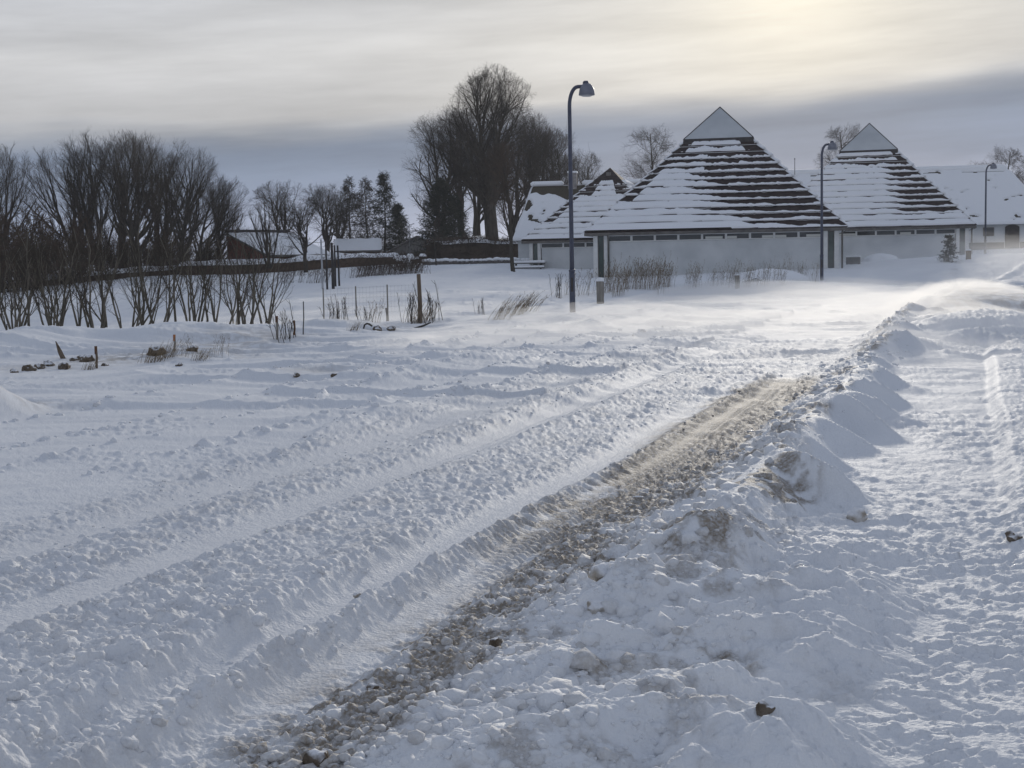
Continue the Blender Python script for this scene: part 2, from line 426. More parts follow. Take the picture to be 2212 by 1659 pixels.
def on_ground(px, py, d0, full=False, span=0.25):
    """where the sight line through a pixel meets the terrain, searched near the distance d0"""
    ds = np.linspace(d0 * (1 - span), d0 * (1 + span), 300)
    P = np.array([at(px, py, d) for d in ds])
    hh = base_h(P[:, 0], P[:, 1]) + macro(P[:, 0], P[:, 1])
    if full:
        hh = hh + detail(P[:, 0], P[:, 1])[0]
    e = P[:, 2] - hh
    i = np.nonzero((e[:-1] > 0) & (e[1:] <= 0))[0]
    if len(i) == 0:
        x, y = at(px, py, d0)[:2]
        return np.array([x, y, gz(x, y, full)])
    j = i[0]
    p = P[j] + (P[j + 1] - P[j]) * (e[j] / (e[j] - e[j + 1]))
    return p


# ------------------------------------------------------------------ materials


def mat(name, color, rough=0.7, spec=0.3, noise=None, bump=None, metallic=0.0, color2=None, stretch=(1, 1, 1), coords='Object', lo=0.35, hi=0.65):
    m = bpy.data.materials.new(name)
    m.use_nodes = True
    t = m.node_tree
    b = t.nodes['Principled BSDF']
    b.inputs['Base Color'].default_value = (*color, 1)
    b.inputs['Roughness'].default_value = rough
    b.inputs['Specular IOR Level'].default_value = spec
    b.inputs['Metallic'].default_value = metallic
    if noise or bump:
        tc = N(t, 'ShaderNodeTexCoord')
        mp = N(t, 'ShaderNodeMapping')
        mp.inputs['Scale'].default_value = stretch
        t.links.new(tc.outputs[coords], mp.inputs[0])
    if noise:
        n = N(t, 'ShaderNodeTexNoise')
        n.inputs['Scale'].default_value = noise
        n.inputs['Detail'].default_value = 5
        t.links.new(mp.outputs[0], n.inputs['Vector'])
        c = ramp(t, n.outputs[0], [(lo, color), (hi, color2 or tuple(v * 0.6 for v in color))], 'LINEAR')
        t.links.new(c, b.inputs['Base Color'])
    if bump:
        n2 = N(t, 'ShaderNodeTexNoise')
        n2.inputs['Scale'].default_value = bump[0]
        n2.inputs['Detail'].default_value = 6
        t.links.new(mp.outputs[0], n2.inputs['Vector'])
        bp = N(t, 'ShaderNodeBump')
        bp.inputs['Strength'].default_value = bump[1]
        bp.inputs['Distance'].default_value = bump[2]
        t.links.new(n2.outputs[0], bp.inputs['Height'])
        t.links.new(bp.outputs[0], b.inputs['Normal'])
    return m


def snow_material():
    m = bpy.data.materials.new("snow_and_dirt")
    m.use_nodes = True
    t = m.node_tree
    b = t.nodes['Principled BSDF']
    at_ = N(t, 'ShaderNodeAttribute', attribute_name='dirt')
    tc = N(t, 'ShaderNodeTexCoord')
    n = N(t, 'ShaderNodeTexNoise')
    n.inputs['Scale'].default_value = 44; n.inputs['Detail'].default_value = 6; n.inputs['Roughness'].default_value = 0.62
    t.links.new(tc.outputs['Object'], n.inputs['Vector'])
    fac = mathn(t, 'MULTIPLY', at_.outputs['Fac'], mathn(t, 'SUBTRACT', mathn(t, 'MULTIPLY', n.outputs[0], 2.5), 0.45), clamp=True)
    n3 = N(t, 'ShaderNodeTexNoise')
    n3.inputs['Scale'].default_value = 1.1; n3.inputs['Detail'].default_value = 4
    t.links.new(tc.outputs['Object'], n3.inputs['Vector'])
    clean = ramp(t, n3.outputs[0], [(0.3, (0.80, 0.815, 0.84)), (0.7, (0.865, 0.875, 0.89))], 'LINEAR')
    brown = ramp(t, n.outputs[0], [(0.3, (0.16, 0.128, 0.098)), (0.7, (0.34, 0.295, 0.24))], 'LINEAR')
    mx = N(t, 'ShaderNodeMix', data_type='RGBA')
    t.links.new(fac, mx.inputs['Factor']); t.links.new(clean, mx.inputs['A']); t.links.new(brown, mx.inputs['B'])
    t.links.new(mx.outputs['Result'], b.inputs['Base Color'])
    b.inputs['Roughness'].default_value = 0.62
    b.inputs['Specular IOR Level'].default_value = 0.04
    n2 = N(t, 'ShaderNodeTexNoise')
    n2.inputs['Scale'].default_value = 55; n2.inputs['Detail'].default_value = 6
    t.links.new(tc.outputs['Object'], n2.inputs['Vector'])
    bp = N(t, 'ShaderNodeBump')
    bp.inputs['Strength'].default_value = 0.55; bp.inputs['Distance'].default_value = 0.02
    t.links.new(n2.outputs[0], bp.inputs['Height'])
    t.links.new(bp.outputs[0], b.inputs['Normal'])
    return m


M = dict(
    ground=snow_material(),
    snow=mat("settled_snow", (0.86, 0.87, 0.89), 0.65, 0.2, bump=(9, 0.3, 0.04)),
    plaster=mat("limewashed_plaster", (0.62, 0.635, 0.64), 0.85, 0.1, noise=0.8, color2=(0.50, 0.52, 0.53), bump=(14, 0.25, 0.02)),
    white=mat("white_painted_wood", (0.74, 0.74, 0.72), 0.6, 0.2, noise=5, color2=(0.66, 0.66, 0.65)),
    board=mat("tarred_roof_board", (0.022, 0.015, 0.016), 0.75, 0.2, noise=2.2, color2=(0.050, 0.036, 0.035), stretch=(1, 1, 4), bump=(12, 0.5, 0.03)),
    trim=mat("grey_brown_fascia", (0.10, 0.095, 0.09), 0.7, 0.2, noise=3, color2=(0.16, 0.15, 0.14)),
    cap=mat("translucent_roof_cap", (0.58, 0.60, 0.61), 0.35, 0.4, noise=0.5, color2=(0.45, 0.475, 0.49)),
    glass=mat("dark_window_glass", (0.030, 0.036, 0.038), 0.08, 0.6),
    greenglass=mat("green_dark_glass", (0.055, 0.085, 0.075), 0.12, 0.6, noise=1.5, color2=(0.035, 0.05, 0.05)),
    curtain=mat("pale_interior_blind", (0.62, 0.62, 0.58), 0.8, 0.1),
    thatch=mat("old_thatch", (0.055, 0.048, 0.036), 0.95, 0.05, noise=6, color2=(0.095, 0.085, 0.065), stretch=(6, 6, 1), bump=(30, 0.7, 0.05)),
    plinth=mat("tarred_plinth", (0.045, 0.042, 0.045), 0.8, 0.1, noise=4, color2=(0.07, 0.065, 0.065)),
    brick=mat("red_brick_wall", (0.20, 0.075, 0.055), 0.85, 0.1, noise=6, color2=(0.14, 0.055, 0.045)),
    greyboard=mat("grey_weathered_boards", (0.13, 0.125, 0.12), 0.85, 0.1, noise=4, color2=(0.19, 0.18, 0.17), stretch=(6, 6, 1)),
    stone=mat("field_stone", (0.11, 0.105, 0.105), 0.85, 0.2, noise=8, color2=(0.20, 0.185, 0.18), bump=(9, 0.5, 0.05)),
    chimney=mat("limed_brick_chimney", (0.33, 0.31, 0.30), 0.85, 0.1, noise=5, color2=(0.22, 0.20, 0.19)),
    bark=mat("dark_bark", (0.040, 0.034, 0.029), 0.9, 0.1, noise=7, color2=(0.075, 0.066, 0.055), stretch=(1, 1, 0.2), bump=(20, 0.6, 0.03)),
    twig=mat("winter_twigs", (0.040, 0.033, 0.028), 0.9, 0.1, noise=1.2, color2=(0.070, 0.058, 0.048)),
    twigred=mat("reddish_winter_twigs", (0.065, 0.046, 0.035), 0.9, 0.1, noise=1.2, color2=(0.095, 0.070, 0.053)),
    barkgreen=mat("grey_green_bark", (0.095, 0.085, 0.066), 0.9, 0.1, noise=4, color2=(0.17, 0.15, 0.12), stretch=(1, 1, 0.3)),
    needles=mat("dark_conifer_needles", (0.018, 0.024, 0.018), 0.8, 0.15, noise=2, color2=(0.042, 0.046, 0.034)),
    brownleaf=mat("withered_beech_leaves", (0.060, 0.038, 0.026), 0.85, 0.1, noise=3, color2=(0.105, 0.072, 0.050)),
    weed=mat("dry_weed_stalks", (0.16, 0.12, 0.078), 0.9, 0.1, noise=5, color2=(0.25, 0.20, 0.14)),
    straw=mat("pale_dry_grass", (0.26, 0.20, 0.125), 0.9, 0.1, noise=5, color2=(0.16, 0.125, 0.085)),
    post=mat("weathered_post_wood", (0.115, 0.085, 0.060), 0.9, 0.1, noise=6, color2=(0.19, 0.15, 0.115), stretch=(4, 4, 0.5), bump=(16, 0.5, 0.02)),
    greypost=mat("silvered_post_wood", (0.20, 0.185, 0.165), 0.9, 0.1, noise=6, color2=(0.30, 0.28, 0.25), stretch=(4, 4, 0.5)),
    darkpost=mat("tarred_post_wood", (0.030, 0.028, 0.030), 0.85, 0.15, noise=6, color2=(0.06, 0.055, 0.055)),
    palepost=mat("pale_painted_post", (0.42, 0.43, 0.45), 0.7, 0.2, noise=6, color2=(0.33, 0.34, 0.36)),
    rust=mat("rusty_steel", (0.16, 0.075, 0.035), 0.8, 0.2, noise=14, color2=(0.09, 0.05, 0.035)),
    orange=mat("faded_orange_tip", (0.42, 0.17, 0.06), 0.7, 0.2, noise=10, color2=(0.32, 0.13, 0.06)),
    lamp=mat("blue_grey_lamp_paint", (0.050, 0.058, 0.095), 0.45, 0.4, noise=6, color2=(0.075, 0.082, 0.115)),
    lampshade=mat("grey_lamp_shade", (0.15, 0.16, 0.20), 0.45, 0.4, noise=6, color2=(0.20, 0.21, 0.25)),
    bowl=mat("frosted_lamp_bowl", (0.40, 0.41, 0.43), 0.3, 0.4),
    wire=mat("galvanised_wire", (0.22, 0.22, 0.23), 0.5, 0.4, metallic=0.3),
    soil_plain=mat("frozen_soil", (0.060, 0.046, 0.034), 0.95, 0.1, noise=14, color2=(0.14, 0.115, 0.09), bump=(30, 0.8, 0.03)),
    ice=mat("dirty_ice_clod", (0.40, 0.36, 0.31), 0.5, 0.3, noise=12, color2=(0.70, 0.70, 0.70), bump=(25, 0.6, 0.02)),
)



def dusted(name, c1, c2, lo, hi):
    m = mat(name, c1, 0.9, 0.1, noise=14, color2=c2, bump=(22, 0.9, 0.03))
    t = m.node_tree
    b = t.nodes['Principled BSDF']
    src = b.inputs['Base Color'].links[0].from_socket
    geo = N(t, 'ShaderNodeNewGeometry')
    sep = N(t, 'ShaderNodeSeparateXYZ')
    t.links.new(geo.outputs['Normal'], sep.inputs[0])
    tc = N(t, 'ShaderNodeTexCoord')
    n = N(t, 'ShaderNodeTexNoise')
    n.inputs['Scale'].default_value = 17; n.inputs['Detail'].default_value = 4
    t.links.new(tc.outputs['Object'], n.inputs['Vector'])
    f = mathn(t, 'ADD', sep.outputs[2], mathn(t, 'MULTIPLY', mathn(t, 'SUBTRACT', n.outputs[0], 0.5), 1.6))
    mr = N(t, 'ShaderNodeMapRange', clamp=True)
    mr.inputs['From Min'].default_value = lo; mr.inputs['From Max'].default_value = hi
    t.links.new(f, mr.inputs[0])
    mx = N(t, 'ShaderNodeMix', data_type='RGBA')
    t.links.new(mr.outputs[0], mx.inputs['Factor']); t.links.new(src, mx.inputs['A'])
    mx.inputs['B'].default_value = (0.84, 0.85, 0.875, 1)
    t.links.new(mx.outputs['Result'], b.inputs['Base Color'])
    return m


M['soil'] = dusted("frozen_soil_dusted_with_snow", (0.10, 0.078, 0.058), (0.20, 0.165, 0.13), 0.55, 0.95)
M['ice'] = dusted("dirty_ice_dusted_with_snow", (0.36, 0.31, 0.25), (0.62, 0.60, 0.57), 0.15, 0.75)
M['stone'] = dusted("field_stone_dusted_with_snow", (0.085, 0.08, 0.08), (0.16, 0.15, 0.145), 0.5, 0.8)
# ------------------------------------------------------------------ object helpers


def link(name, me, parent=None, m=None):
    o = bpy.data.objects.new(name, me)
    C.objects.link(o)
    if parent is not None:
        o.parent = parent
    if m is not None and me is not None and len(me.materials) == 0:
        me.materials.append(m)
    return o


def tag(o, label=None, cat=None, group=None, kind=None):
    if label: o['label'] = label
    if cat: o['category'] = cat
    if group: o['group'] = group
    if kind: o['kind'] = kind
    return o


def thing(name, label, cat, loc, rz=0.0, group=None):
    o = bpy.data.objects.new(name, None)
    C.objects.link(o)
    o.empty_display_size = 0.3
    o.location = loc
    o.rotation_euler = (0, 0, rz)
    return tag(o, label, cat, group)


def copy_tree(o, parent=None):
    c = o.copy()
    C.objects.link(c)
    if parent is not None:
        c.parent = parent
    for ch in list(o.children):
        copy_tree(ch, c)
    return c


class MB:
    """collects polygons, then makes ONE mesh"""
    def __init__(self):
        self.v, self.f = [], []

    def add(self, vs, fs):
        k = len(self.v)
        self.v += [tuple(map(float, p)) for p in vs]
        self.f += [tuple(i + k for i in f) for f in fs]
        return self

    def box(self, x0, x1, y0, y1, z0, z1):
        vs = [(x, y, z) for z in (z0, z1) for x, y in ((x0, y0), (x1, y0), (x1, y1), (x0, y1))]
        return self.add(vs, [(0, 3, 2, 1), (4, 5, 6, 7), (0, 1, 5, 4), (1, 2, 6, 5), (2, 3, 7, 6), (3, 0, 4, 7)])

    def tube(self, pts, radii, n=8, cap=True):
        P = [Vector(p) for p in pts]
        ref = None
        rings = []
        for i, p in enumerate(P):
            d = (P[min(i + 1, len(P) - 1)] - P[max(i - 1, 0)]).normalized()
            if ref is None:
                ref = d.orthogonal().normalized()
            u = (ref - d * ref.dot(d)).normalized()
            ref = u
            w = d.cross(u)
            r = radii[i] if hasattr(radii, '__len__') else radii
            rings.append([p + (u * math.cos(2 * PI * k / n) + w * math.sin(2 * PI * k / n)) * r for k in range(n)])
        vs = [q for rg in rings for q in rg]
        fs = []
        for i in range(len(P) - 1):
            for k in range(n):
                fs.append((i * n + k, i * n + (k + 1) % n, (i + 1) * n + (k + 1) % n, (i + 1) * n + k))
        if cap:
            fs.append(tuple(range(n - 1, -1, -1)))
            fs.append(tuple((len(P) - 1) * n + k for k in range(n)))
        return self.add(vs, fs)

    def lathe(self, prof, n=20, c=(0, 0, 0)):
        vs, fs = [], []
        for r, z in prof:
            for k in range(n):
                vs.append((c[0] + r * math.cos(2 * PI * k / n), c[1] + r * math.sin(2 * PI * k / n), c[2] + z))
        for i in range(len(prof) - 1):
            for k in range(n):
                fs.append((i * n + k, i * n + (k + 1) % n, (i + 1) * n + (k + 1) % n, (i + 1) * n + k))
        fs.append(tuple(range(n - 1, -1, -1)))
        fs.append(tuple((len(prof) - 1) * n + k for k in range(n)))
        return self.add(vs, fs)

    def build(self, name, m, parent=None, smooth=False, bevel=0):
        me = bpy.data.meshes.new(name)
        me.from_pydata(self.v, [], self.f)
        me.update()
        o = link(name, me, parent, m)
        if smooth:
            me.shade_smooth()
        if bevel:
            md = o.modifiers.new("bevel", 'BEVEL')
            md.width, md.segments, md.limit_method = bevel, 2, 'ANGLE'
        return o


def np_mesh(name, V, Q, smooth=True, attrs=None):
    """quads or triangles from arrays"""
    me = bpy.data.meshes.new(name)
    V = np.asarray(V, np.float32); Q = np.asarray(Q, np.int32)
    me.vertices.add(len(V)); me.vertices.foreach_set('co', V.ravel())
    k = Q.shape[1]
    me.loops.add(Q.size); me.loops.foreach_set('vertex_index', Q.ravel())
    me.polygons.add(len(Q)); me.polygons.foreach_set('loop_start', np.arange(0, Q.size, k, dtype=np.int32))
    try:
        me.polygons.foreach_set('loop_total', np.full(len(Q), k, np.int32))
    except Exception:
        pass
    for nm, a in (attrs or {}).items():
        at_ = me.attributes.new(nm, 'FLOAT', 'POINT')
        at_.data.foreach_set('value', np.asarray(a, np.float32))
    me.update(calc_edges=True)
    if smooth:
        me.shade_smooth()
    return me


def grid_quads(nr, nc, wrap=False):
    i = np.arange(nr - 1)[:, None]; j = np.arange(nc if wrap else nc - 1)[None, :]
    a = i * nc + j; b = i * nc + (j + 1) % nc; c = (i + 1) * nc + (j + 1) % nc; d = (i + 1) * nc + j
    return np.stack([a, b, c, d], -1).reshape(-1, 4)


# ------------------------------------------------------------------ the ground: one continuous snow surface, split into road, bank, path and field


def build_ground():
    r, rows = 0.4, []
    while r < 3.4:
        rows.append(r); r += 0.5
    r = 3.6
    while r < 3500:
        rows.append(r)
        if r < 13: dr = max(0.0085, r * r / 2310 * 0.85)
        elif r < 30: dr = 0.066 + (r - 13) * 0.003
        elif r < 60: dr = 0.12 + (r - 30) * 0.012
        elif r < 130: dr = 0.5 + (r - 60) * 0.02
        else: dr = r * 0.10
        r += dr
    rows = np.array(rows)
    th = np.concatenate([np.linspace(-24, 24, 720), np.linspace(24.6, 45, 26), np.linspace(50, 310, 44), np.linspace(315, 335.4, 26)])
    th = np.radians(th)
    RR, TT = np.meshgrid(rows, th, indexing='ij')
    X, Y = RR * np.sin(TT), RR * np.cos(TT)
    Z = base_h(X, Y) + macro(X, Y)
    nearm = rows < 130
    dirt = np.zeros_like(X)
    dh, dd = detail(X[nearm], Y[nearm])
    Z[nearm] += dh; dirt[nearm] = dd
    Z[~nearm] += 0.25 * (fbm(X[~nearm] * 0.02, Y[~nearm] * 0.02, 3, 300) - 0.5)
    Q = grid_quads(len(rows), len(th), wrap=True)[:, ::-1]
    V = np.stack([X, Y, Z], -1).reshape(-1, 3)
    D = dirt.ravel()
    fc = V[Q].mean(1)
    s, t = road_st(fc[:, 0], fc[:, 1])
    t = t + (vnoise(fc[:, 0] * 3, fc[:, 1] * 3, 310) - 0.5) * 0.12
    t = t - np.where(s > 30, np.minimum(0.0016 * np.maximum(s - 30, 0) ** 2, 40), 0)
    near = (s > -30) & (s < 95)
    reg = np.zeros(len(Q), int)
    reg[near & (t > -6.0) & (t <= -2.02)] = 1
    reg[near & (t > -2.02) & (t <= -1.25)] = 2
    reg[near & (t > -1.25) & (t <= 0.12) & (s < 27)] = 3
    for k, nm in enumerate(('ground', 'road', 'snow_bank', 'footpath')):
        q = Q[reg == k]
        u, inv = np.unique(q, return_inverse=True)
        me = np_mesh(nm, V[u], inv.reshape(-1, 4), True, {'dirt': D[u]})
        o = link(nm, me, None, M['ground'])
        tag(o, kind='structure')


build_ground()

# ------------------------------------------------------------------ loose clods of snow thrown up by the plough


def ico(sub):
    import bmesh
    bm = bmesh.new()
    bmesh.ops.create_icosphere(bm, subdivisions=sub, radius=1)
    v = np.array([p.co[:] for p in bm.verts]); f = np.array([[p.index for p in q.verts] for q in bm.faces])
    bm.free()
    return v, f


def clod_shapes(sub, n, seed):
    v, f = ico(sub)
    rng = np.random.default_rng(seed)
    out = []
    for _ in range(n):
        w = v.copy()
        for _c in range(6):                       # break flats off a ball
            d = rng.normal(size=3); d /= np.linalg.norm(d)
            c = rng.uniform(0.62, 0.95)
            k = w @ d
            w = w - np.maximum(0, k - c)[:, None] * d * 0.9
        w *= 1 + 0.75 * (fbm(w[:, 0] * 2.4 + _ * 3.3, w[:, 1] * 1.9 + w[:, 2] * 1.6, 3, seed + _)[:, None] - 0.5)
        out.append(w)
    return out, f


def scatter_clods(name, n, seed, rmin, rmax, where, sub, dirtf=0.0, power=2.2, shrink=0.0):
    rng = np.random.default_rng(seed)
    shapes, f = clod_shapes(sub, 10, seed)
    s, t, keepd = where(rng, n)
    X, Y = s * SA + t * CA, s * CA - t * SA
    h = base_h(X, Y) + macro(X, Y)
    dh, dd = detail(X, Y)
    r = (rmin + (rmax - rmin) * rng.random(n) ** power) * (1 - shrink * S(5.5, 8.5, s))
    Vs, Fs, Ds = [], [], []
    k = 0
    for i in range(n):
        w = shapes[rng.integers(10)] * r[i] * rng.uniform(0.75, 1.2, 3) * np.array([1.1, 1.1, 0.8])
        a = rng.uniform(0, 2 * PI); b = rng.uniform(-0.6, 0.6)
        ca, sa, cb, sb = math.cos(a), math.sin(a), math.cos(b), math.sin(b)
        w = w @ np.array([[ca, -sa, 0], [sa, ca, 0], [0, 0, 1]]) @ np.array([[1, 0, 0], [0, cb, -sb], [0, sb, cb]])
        Vs.append(w + np.array([X[i], Y[i], h[i] + dh[i] + r[i] * -0.12])); Fs.append(f + k); k += len(w)
        d = np.clip(dd[i] * rng.uniform(0.3, 0.8) + (rng.random() < dirtf) * rng.uniform(0.1, 0.4), 0, 1)
        Ds.append(np.full(len(w), d))
    me = np_mesh(name, np.concatenate(Vs), np.concatenate(Fs), True, {'dirt': np.concatenate(Ds)})
    return tag(link(name, me, None, M['ground']), kind='stuff')


def near_road(rng, n):
    s = 4.0 + 22 * rng.random(n) ** 2.1
    t = rng.uniform(-6.0, -0.9, n)
    for c, w in ((-2.58, 0.2), (-3.02, 0.18), (-4.4, 0.22)):
        m = (np.abs(t - c) < w) & ((s > 5.2) | (c > -3))
        t = np.where(m, c + np.sign(t - c + 1e-6) * (w + 0.12 * rng.random(n)), t)
    return s, t, None


def near_loose(rng, n):
    s = 4.0 + 4.0 * rng.random(n) ** 1.3
    return s, -2.1 + 1.15 * rng.random(n) ** 1.35, None


def along_berm(rng, n):
    s = 4.3 + 26 * rng.random(n) ** 1.6
    t = rng.normal(-1.75, 0.20, n) + 0.35 * (s < 7.5) * rng.random(n)
    return s, t, None


def slush_edge(rng, n):
    s = 3.9 + 8 * rng.random(n) ** 1.2
    return s, rng.normal(-2.15, 0.17, n), None


def left_rows(rng, n):
    s = 9 + 20 * rng.random(n)
    c = np.array([r_[0] for r_ in ROWS])[rng.integers(0, 5, n)]
    return s, c + (vnoise(s * 0.3, s * 0 + c, 71) - 0.5) * 0.6 + rng.normal(0, 0.07, n), None


scatter_clods("snow_clods", 4200, 1, 0.008, 0.042, near_road, 1, 0.02, 3.0, 0.55)
scatter_clods("bank_clods", 1500, 2, 0.012, 0.065, along_berm, 1, 0.18, 3.0)
scatter_clods("loose_clods", 2000, 5, 0.005, 0.030, near_loose, 1, 0.06, 3.4)
scatter_clods("slush_clods", 900, 3, 0.005, 0.026, slush_edge, 1, 0.15, 3.4)
scatter_clods("crumb_rows", 800, 4, 0.012, 0.06, left_rows, 1, 0.05, 2.6)

# ------------------------------------------------------------------ pyramid-roofed pavilions


def frame_box(mb, x0, x1, z0, z1, y0, y1, w):
    mb.box(x0, x1, y0, y1, z0, z0 + w); mb.box(x0, x1, y0, y1, z1 - w, z1)
    mb.box(x0, x0 + w, y0, y1, z0 + w, z1 - w); mb.box(x1 - w, x1, y0, y1, z0 + w, z1 - w)
    return mb


def snow_sheet(name, parent, A, B, Cc, D, thick, nu, nw, m=None, nrm=None):
    """snow lying on the plane A-B-C-D (eave left, eave right, top right, top left); thick(u, w) in metres, below zero where the roof shows"""
    A, B, Cc, D = (np.array(p, float) for p in (A, B, Cc, D))
    u, w = np.meshgrid(np.linspace(0, 1, nu), np.linspace(0, 1, nw))
    P = (A * (1 - u[..., None]) + B * u[..., None]) * (1 - w[..., None]) + (D * (1 - u[..., None]) + Cc * u[..., None]) * w[..., None]
    n = np.cross(B - A, (D + Cc) / 2 - (A + B) / 2)
    n /= np.linalg.norm(n)
    th = thick(u, w)
    edge = (u < 1e-6) | (u > 1 - 1e-6) | (w < 1e-6) | (w > 1 - 1e-6)
    th = np.where(edge, -0.02, th)
    P = P + n * th[..., None]
    return link(name, np_mesh(name, P.reshape(-1, 3), grid_quads(nw, nu)), parent, m or M['snow'])


def pavilion(label, cat, Lc, Rc, rise, wall_h, ncourse, vtop, snow_h, seed, glass_cap=True, nwin=8, blinds=(), plinth=False, group='pyramid roofed pavilions', downpipes=(True, True)):
    Lc, Rc = np.array(Lc), np.array(Rc)
    yaw = math.atan2(Rc[1] - Lc[1], Rc[0] - Lc[0])
    W = float(np.hypot(*(Rc - Lc)[:2]))
    H = W / 2
    ze_w = float((Lc[2] + Rc[2]) / 2)
    cx, cy_ = (Lc + Rc)[:2] / 2 + np.array([-math.sin(yaw), math.cos(yaw)]) * H
    zb = ze_w - wall_h - 0.5
    root = thing('pavilion', label, cat, (cx, cy_, zb), yaw, group)
    ze = wall_h + 0.5
    hw = H - 0.40                                            # half width of the walls
    zt = ze - 0.52                                           # top of the plain wall, windows above
    # walls
    q = MB()
    q.box(-hw + 0.86, hw - 0.86, -hw + 0.04, -hw + 0.30, 0, zt)
    q.box(-hw, hw, hw - 0.26, hw, 0, ze - 0.14)
    q.box(-hw, -hw + 0.26, -hw + 0.7, hw - 0.262, 0, ze - 0.14)
    q.box(hw - 0.26, hw, -hw + 0.7, hw - 0.262, 0, ze - 0.14)
    q.build('wall', M['plaster'], root, bevel=0.02)
    for sx in (-1, 1):                                       # corner: post, tall glass slot, post
        for a, b in ((0.0, 0.24), (0.58, 0.80)):
            x0, x1 = sorted((sx * (hw - a), sx * (hw - b)))
            MB().box(x0, x1, -hw, -hw + (0.69 if a == 0 else 0.3), 0, ze - 0.14).build('corner_post', M['white'], root, bevel=0.012)
        x0, x1 = sorted((sx * (hw - 0.243), sx * (hw - 0.577)))
        fr = frame_box(MB(), x0, x1, 0.35, ze - 0.16, -hw + 0.08, -hw + 0.16, 0.035).build('glass_slot', M['trim'], root)
        MB().box(x0 + 0.036, x1 - 0.036, -hw + 0.11, -hw + 0.13, 0.386, ze - 0.197).build('pane', M['greenglass'], fr)
    # clerestory windows
    xa, xb = -hw + 0.82, hw - 0.82
    ww = (xb - xa) / nwin
    for i in range(nwin):
        x0, x1 = xa + i * ww + 0.003, xa + (i + 1) * ww - 0.003
        f = frame_box(MB(), x0, x1, zt + 0.004, ze - 0.142, -hw + 0.02, -hw + 0.14, 0.055).build('window', M['white'], root, bevel=0.006)
        MB().box(x0 + 0.056, x1 - 0.056, -hw + 0.06, -hw + 0.075, zt + 0.06, ze - 0.198).build('pane', M['glass'], f)
        if i in blinds:
            k = blinds[i]
            MB().box(x0 + 0.06 + k[0] * ww * 0.9, x0 + 0.06 + k[1] * ww * 0.9, -hw + 0.045, -hw + 0.056, zt + 0.07, zt + 0.07 + 0.13).build('blind', M['curtain'], f)
    if plinth:
        MB().box(-hw + 0.8, hw - 0.8, -hw + 0.01, -hw + 0.038, 0.2, 0.64).build('plinth', M['plinth'], root)
    # soffit and fascia
    q = MB()
    for k in range(4):
        pass
    q.box(-H + 0.02, H - 0.02, -H + 0.02, H - 0.02, ze - 0.138, ze - 0.10)
    q.build('soffit', M['white'], root)
    q = MB()
    for (x0, x1, y0, y1) in ((-H - 0.03, H + 0.03, -H - 0.03, -H + 0.03), (-H - 0.03, H + 0.03, H - 0.03, H + 0.03), (-H - 0.03, -H + 0.03, -H + 0.031, H - 0.031), (H - 0.03, H + 0.03, -H + 0.031, H - 0.031)):
        q.box(x0, x1, y0, y1, ze - 0.17, ze - 0.005)
    q.build('fascia', M['trim'], root, bevel=0.01)
    for sx, on in zip((-1, 1), downpipes):
        if on:
            x = sx * hw + (0.84 if sx < 0 else 0.16)
            MB().tube([(x, -hw - 0.06, 0.1), (x, -hw - 0.06, ze - 0.35), (x, -H + 0.06, ze - 0.171)], 0.05, 10).build('downpipe', M['trim'], root, smooth=True)
    # roof body and stepped courses of boards
    sl = math.atan2(rise, H)
    ny, nz = math.sin(sl), math.cos(sl)
    q = MB()
    e = 0.03
    vs = [(-H + e, -H + e, ze - 0.099), (H - e, -H + e, ze - 0.099), (H - e, H - e, ze - 0.099), (-H + e, H - e, ze - 0.099), (0, 0, ze + rise - 0.12)]
    q.add(vs, [(3, 2, 1, 0), (0, 1, 4), (1, 2, 4), (2, 3, 4), (3, 0, 4)])
    q.build('roof', M['board'], root)
    vc = np.linspace(0, vtop, ncourse + 1)
    lift = 0.085
    rings = []
    rng = np.random.default_rng(seed)
    for i in range(ncourse):
        h0, h1 = H * (1 - vc[i]), H * (1 - vc[i + 1])
        z0, z1 = ze + rise * vc[i], ze + rise * vc[i + 1]
        lo_h, lo_z = h0 + lift * ny, z0 + lift * nz
        j = rng.uniform(-0.008, 0.008)
        q = MB()
        vs = []
        for hh, zz in ((h0 - 0.04, z0 - 0.02), (lo_h + j, lo_z + j), (h1 - 0.02, z1 + 0.012)):
            vs += [(-hh, -hh, zz), (hh, -hh, zz), (hh, hh, zz), (-hh, hh, zz)]
        fs = []
        for a in (0, 4):
            for k in range(4):
                fs.append((a + k, a + (k + 1) % 4, a + 4 + (k + 1) % 4, a + 4 + k))
        q.add(vs, fs)
        q.build('roof_board', M['board'], root)
        rings.append(((lo_h, lo_z), (h1 - 0.02, z1 + 0.012)))
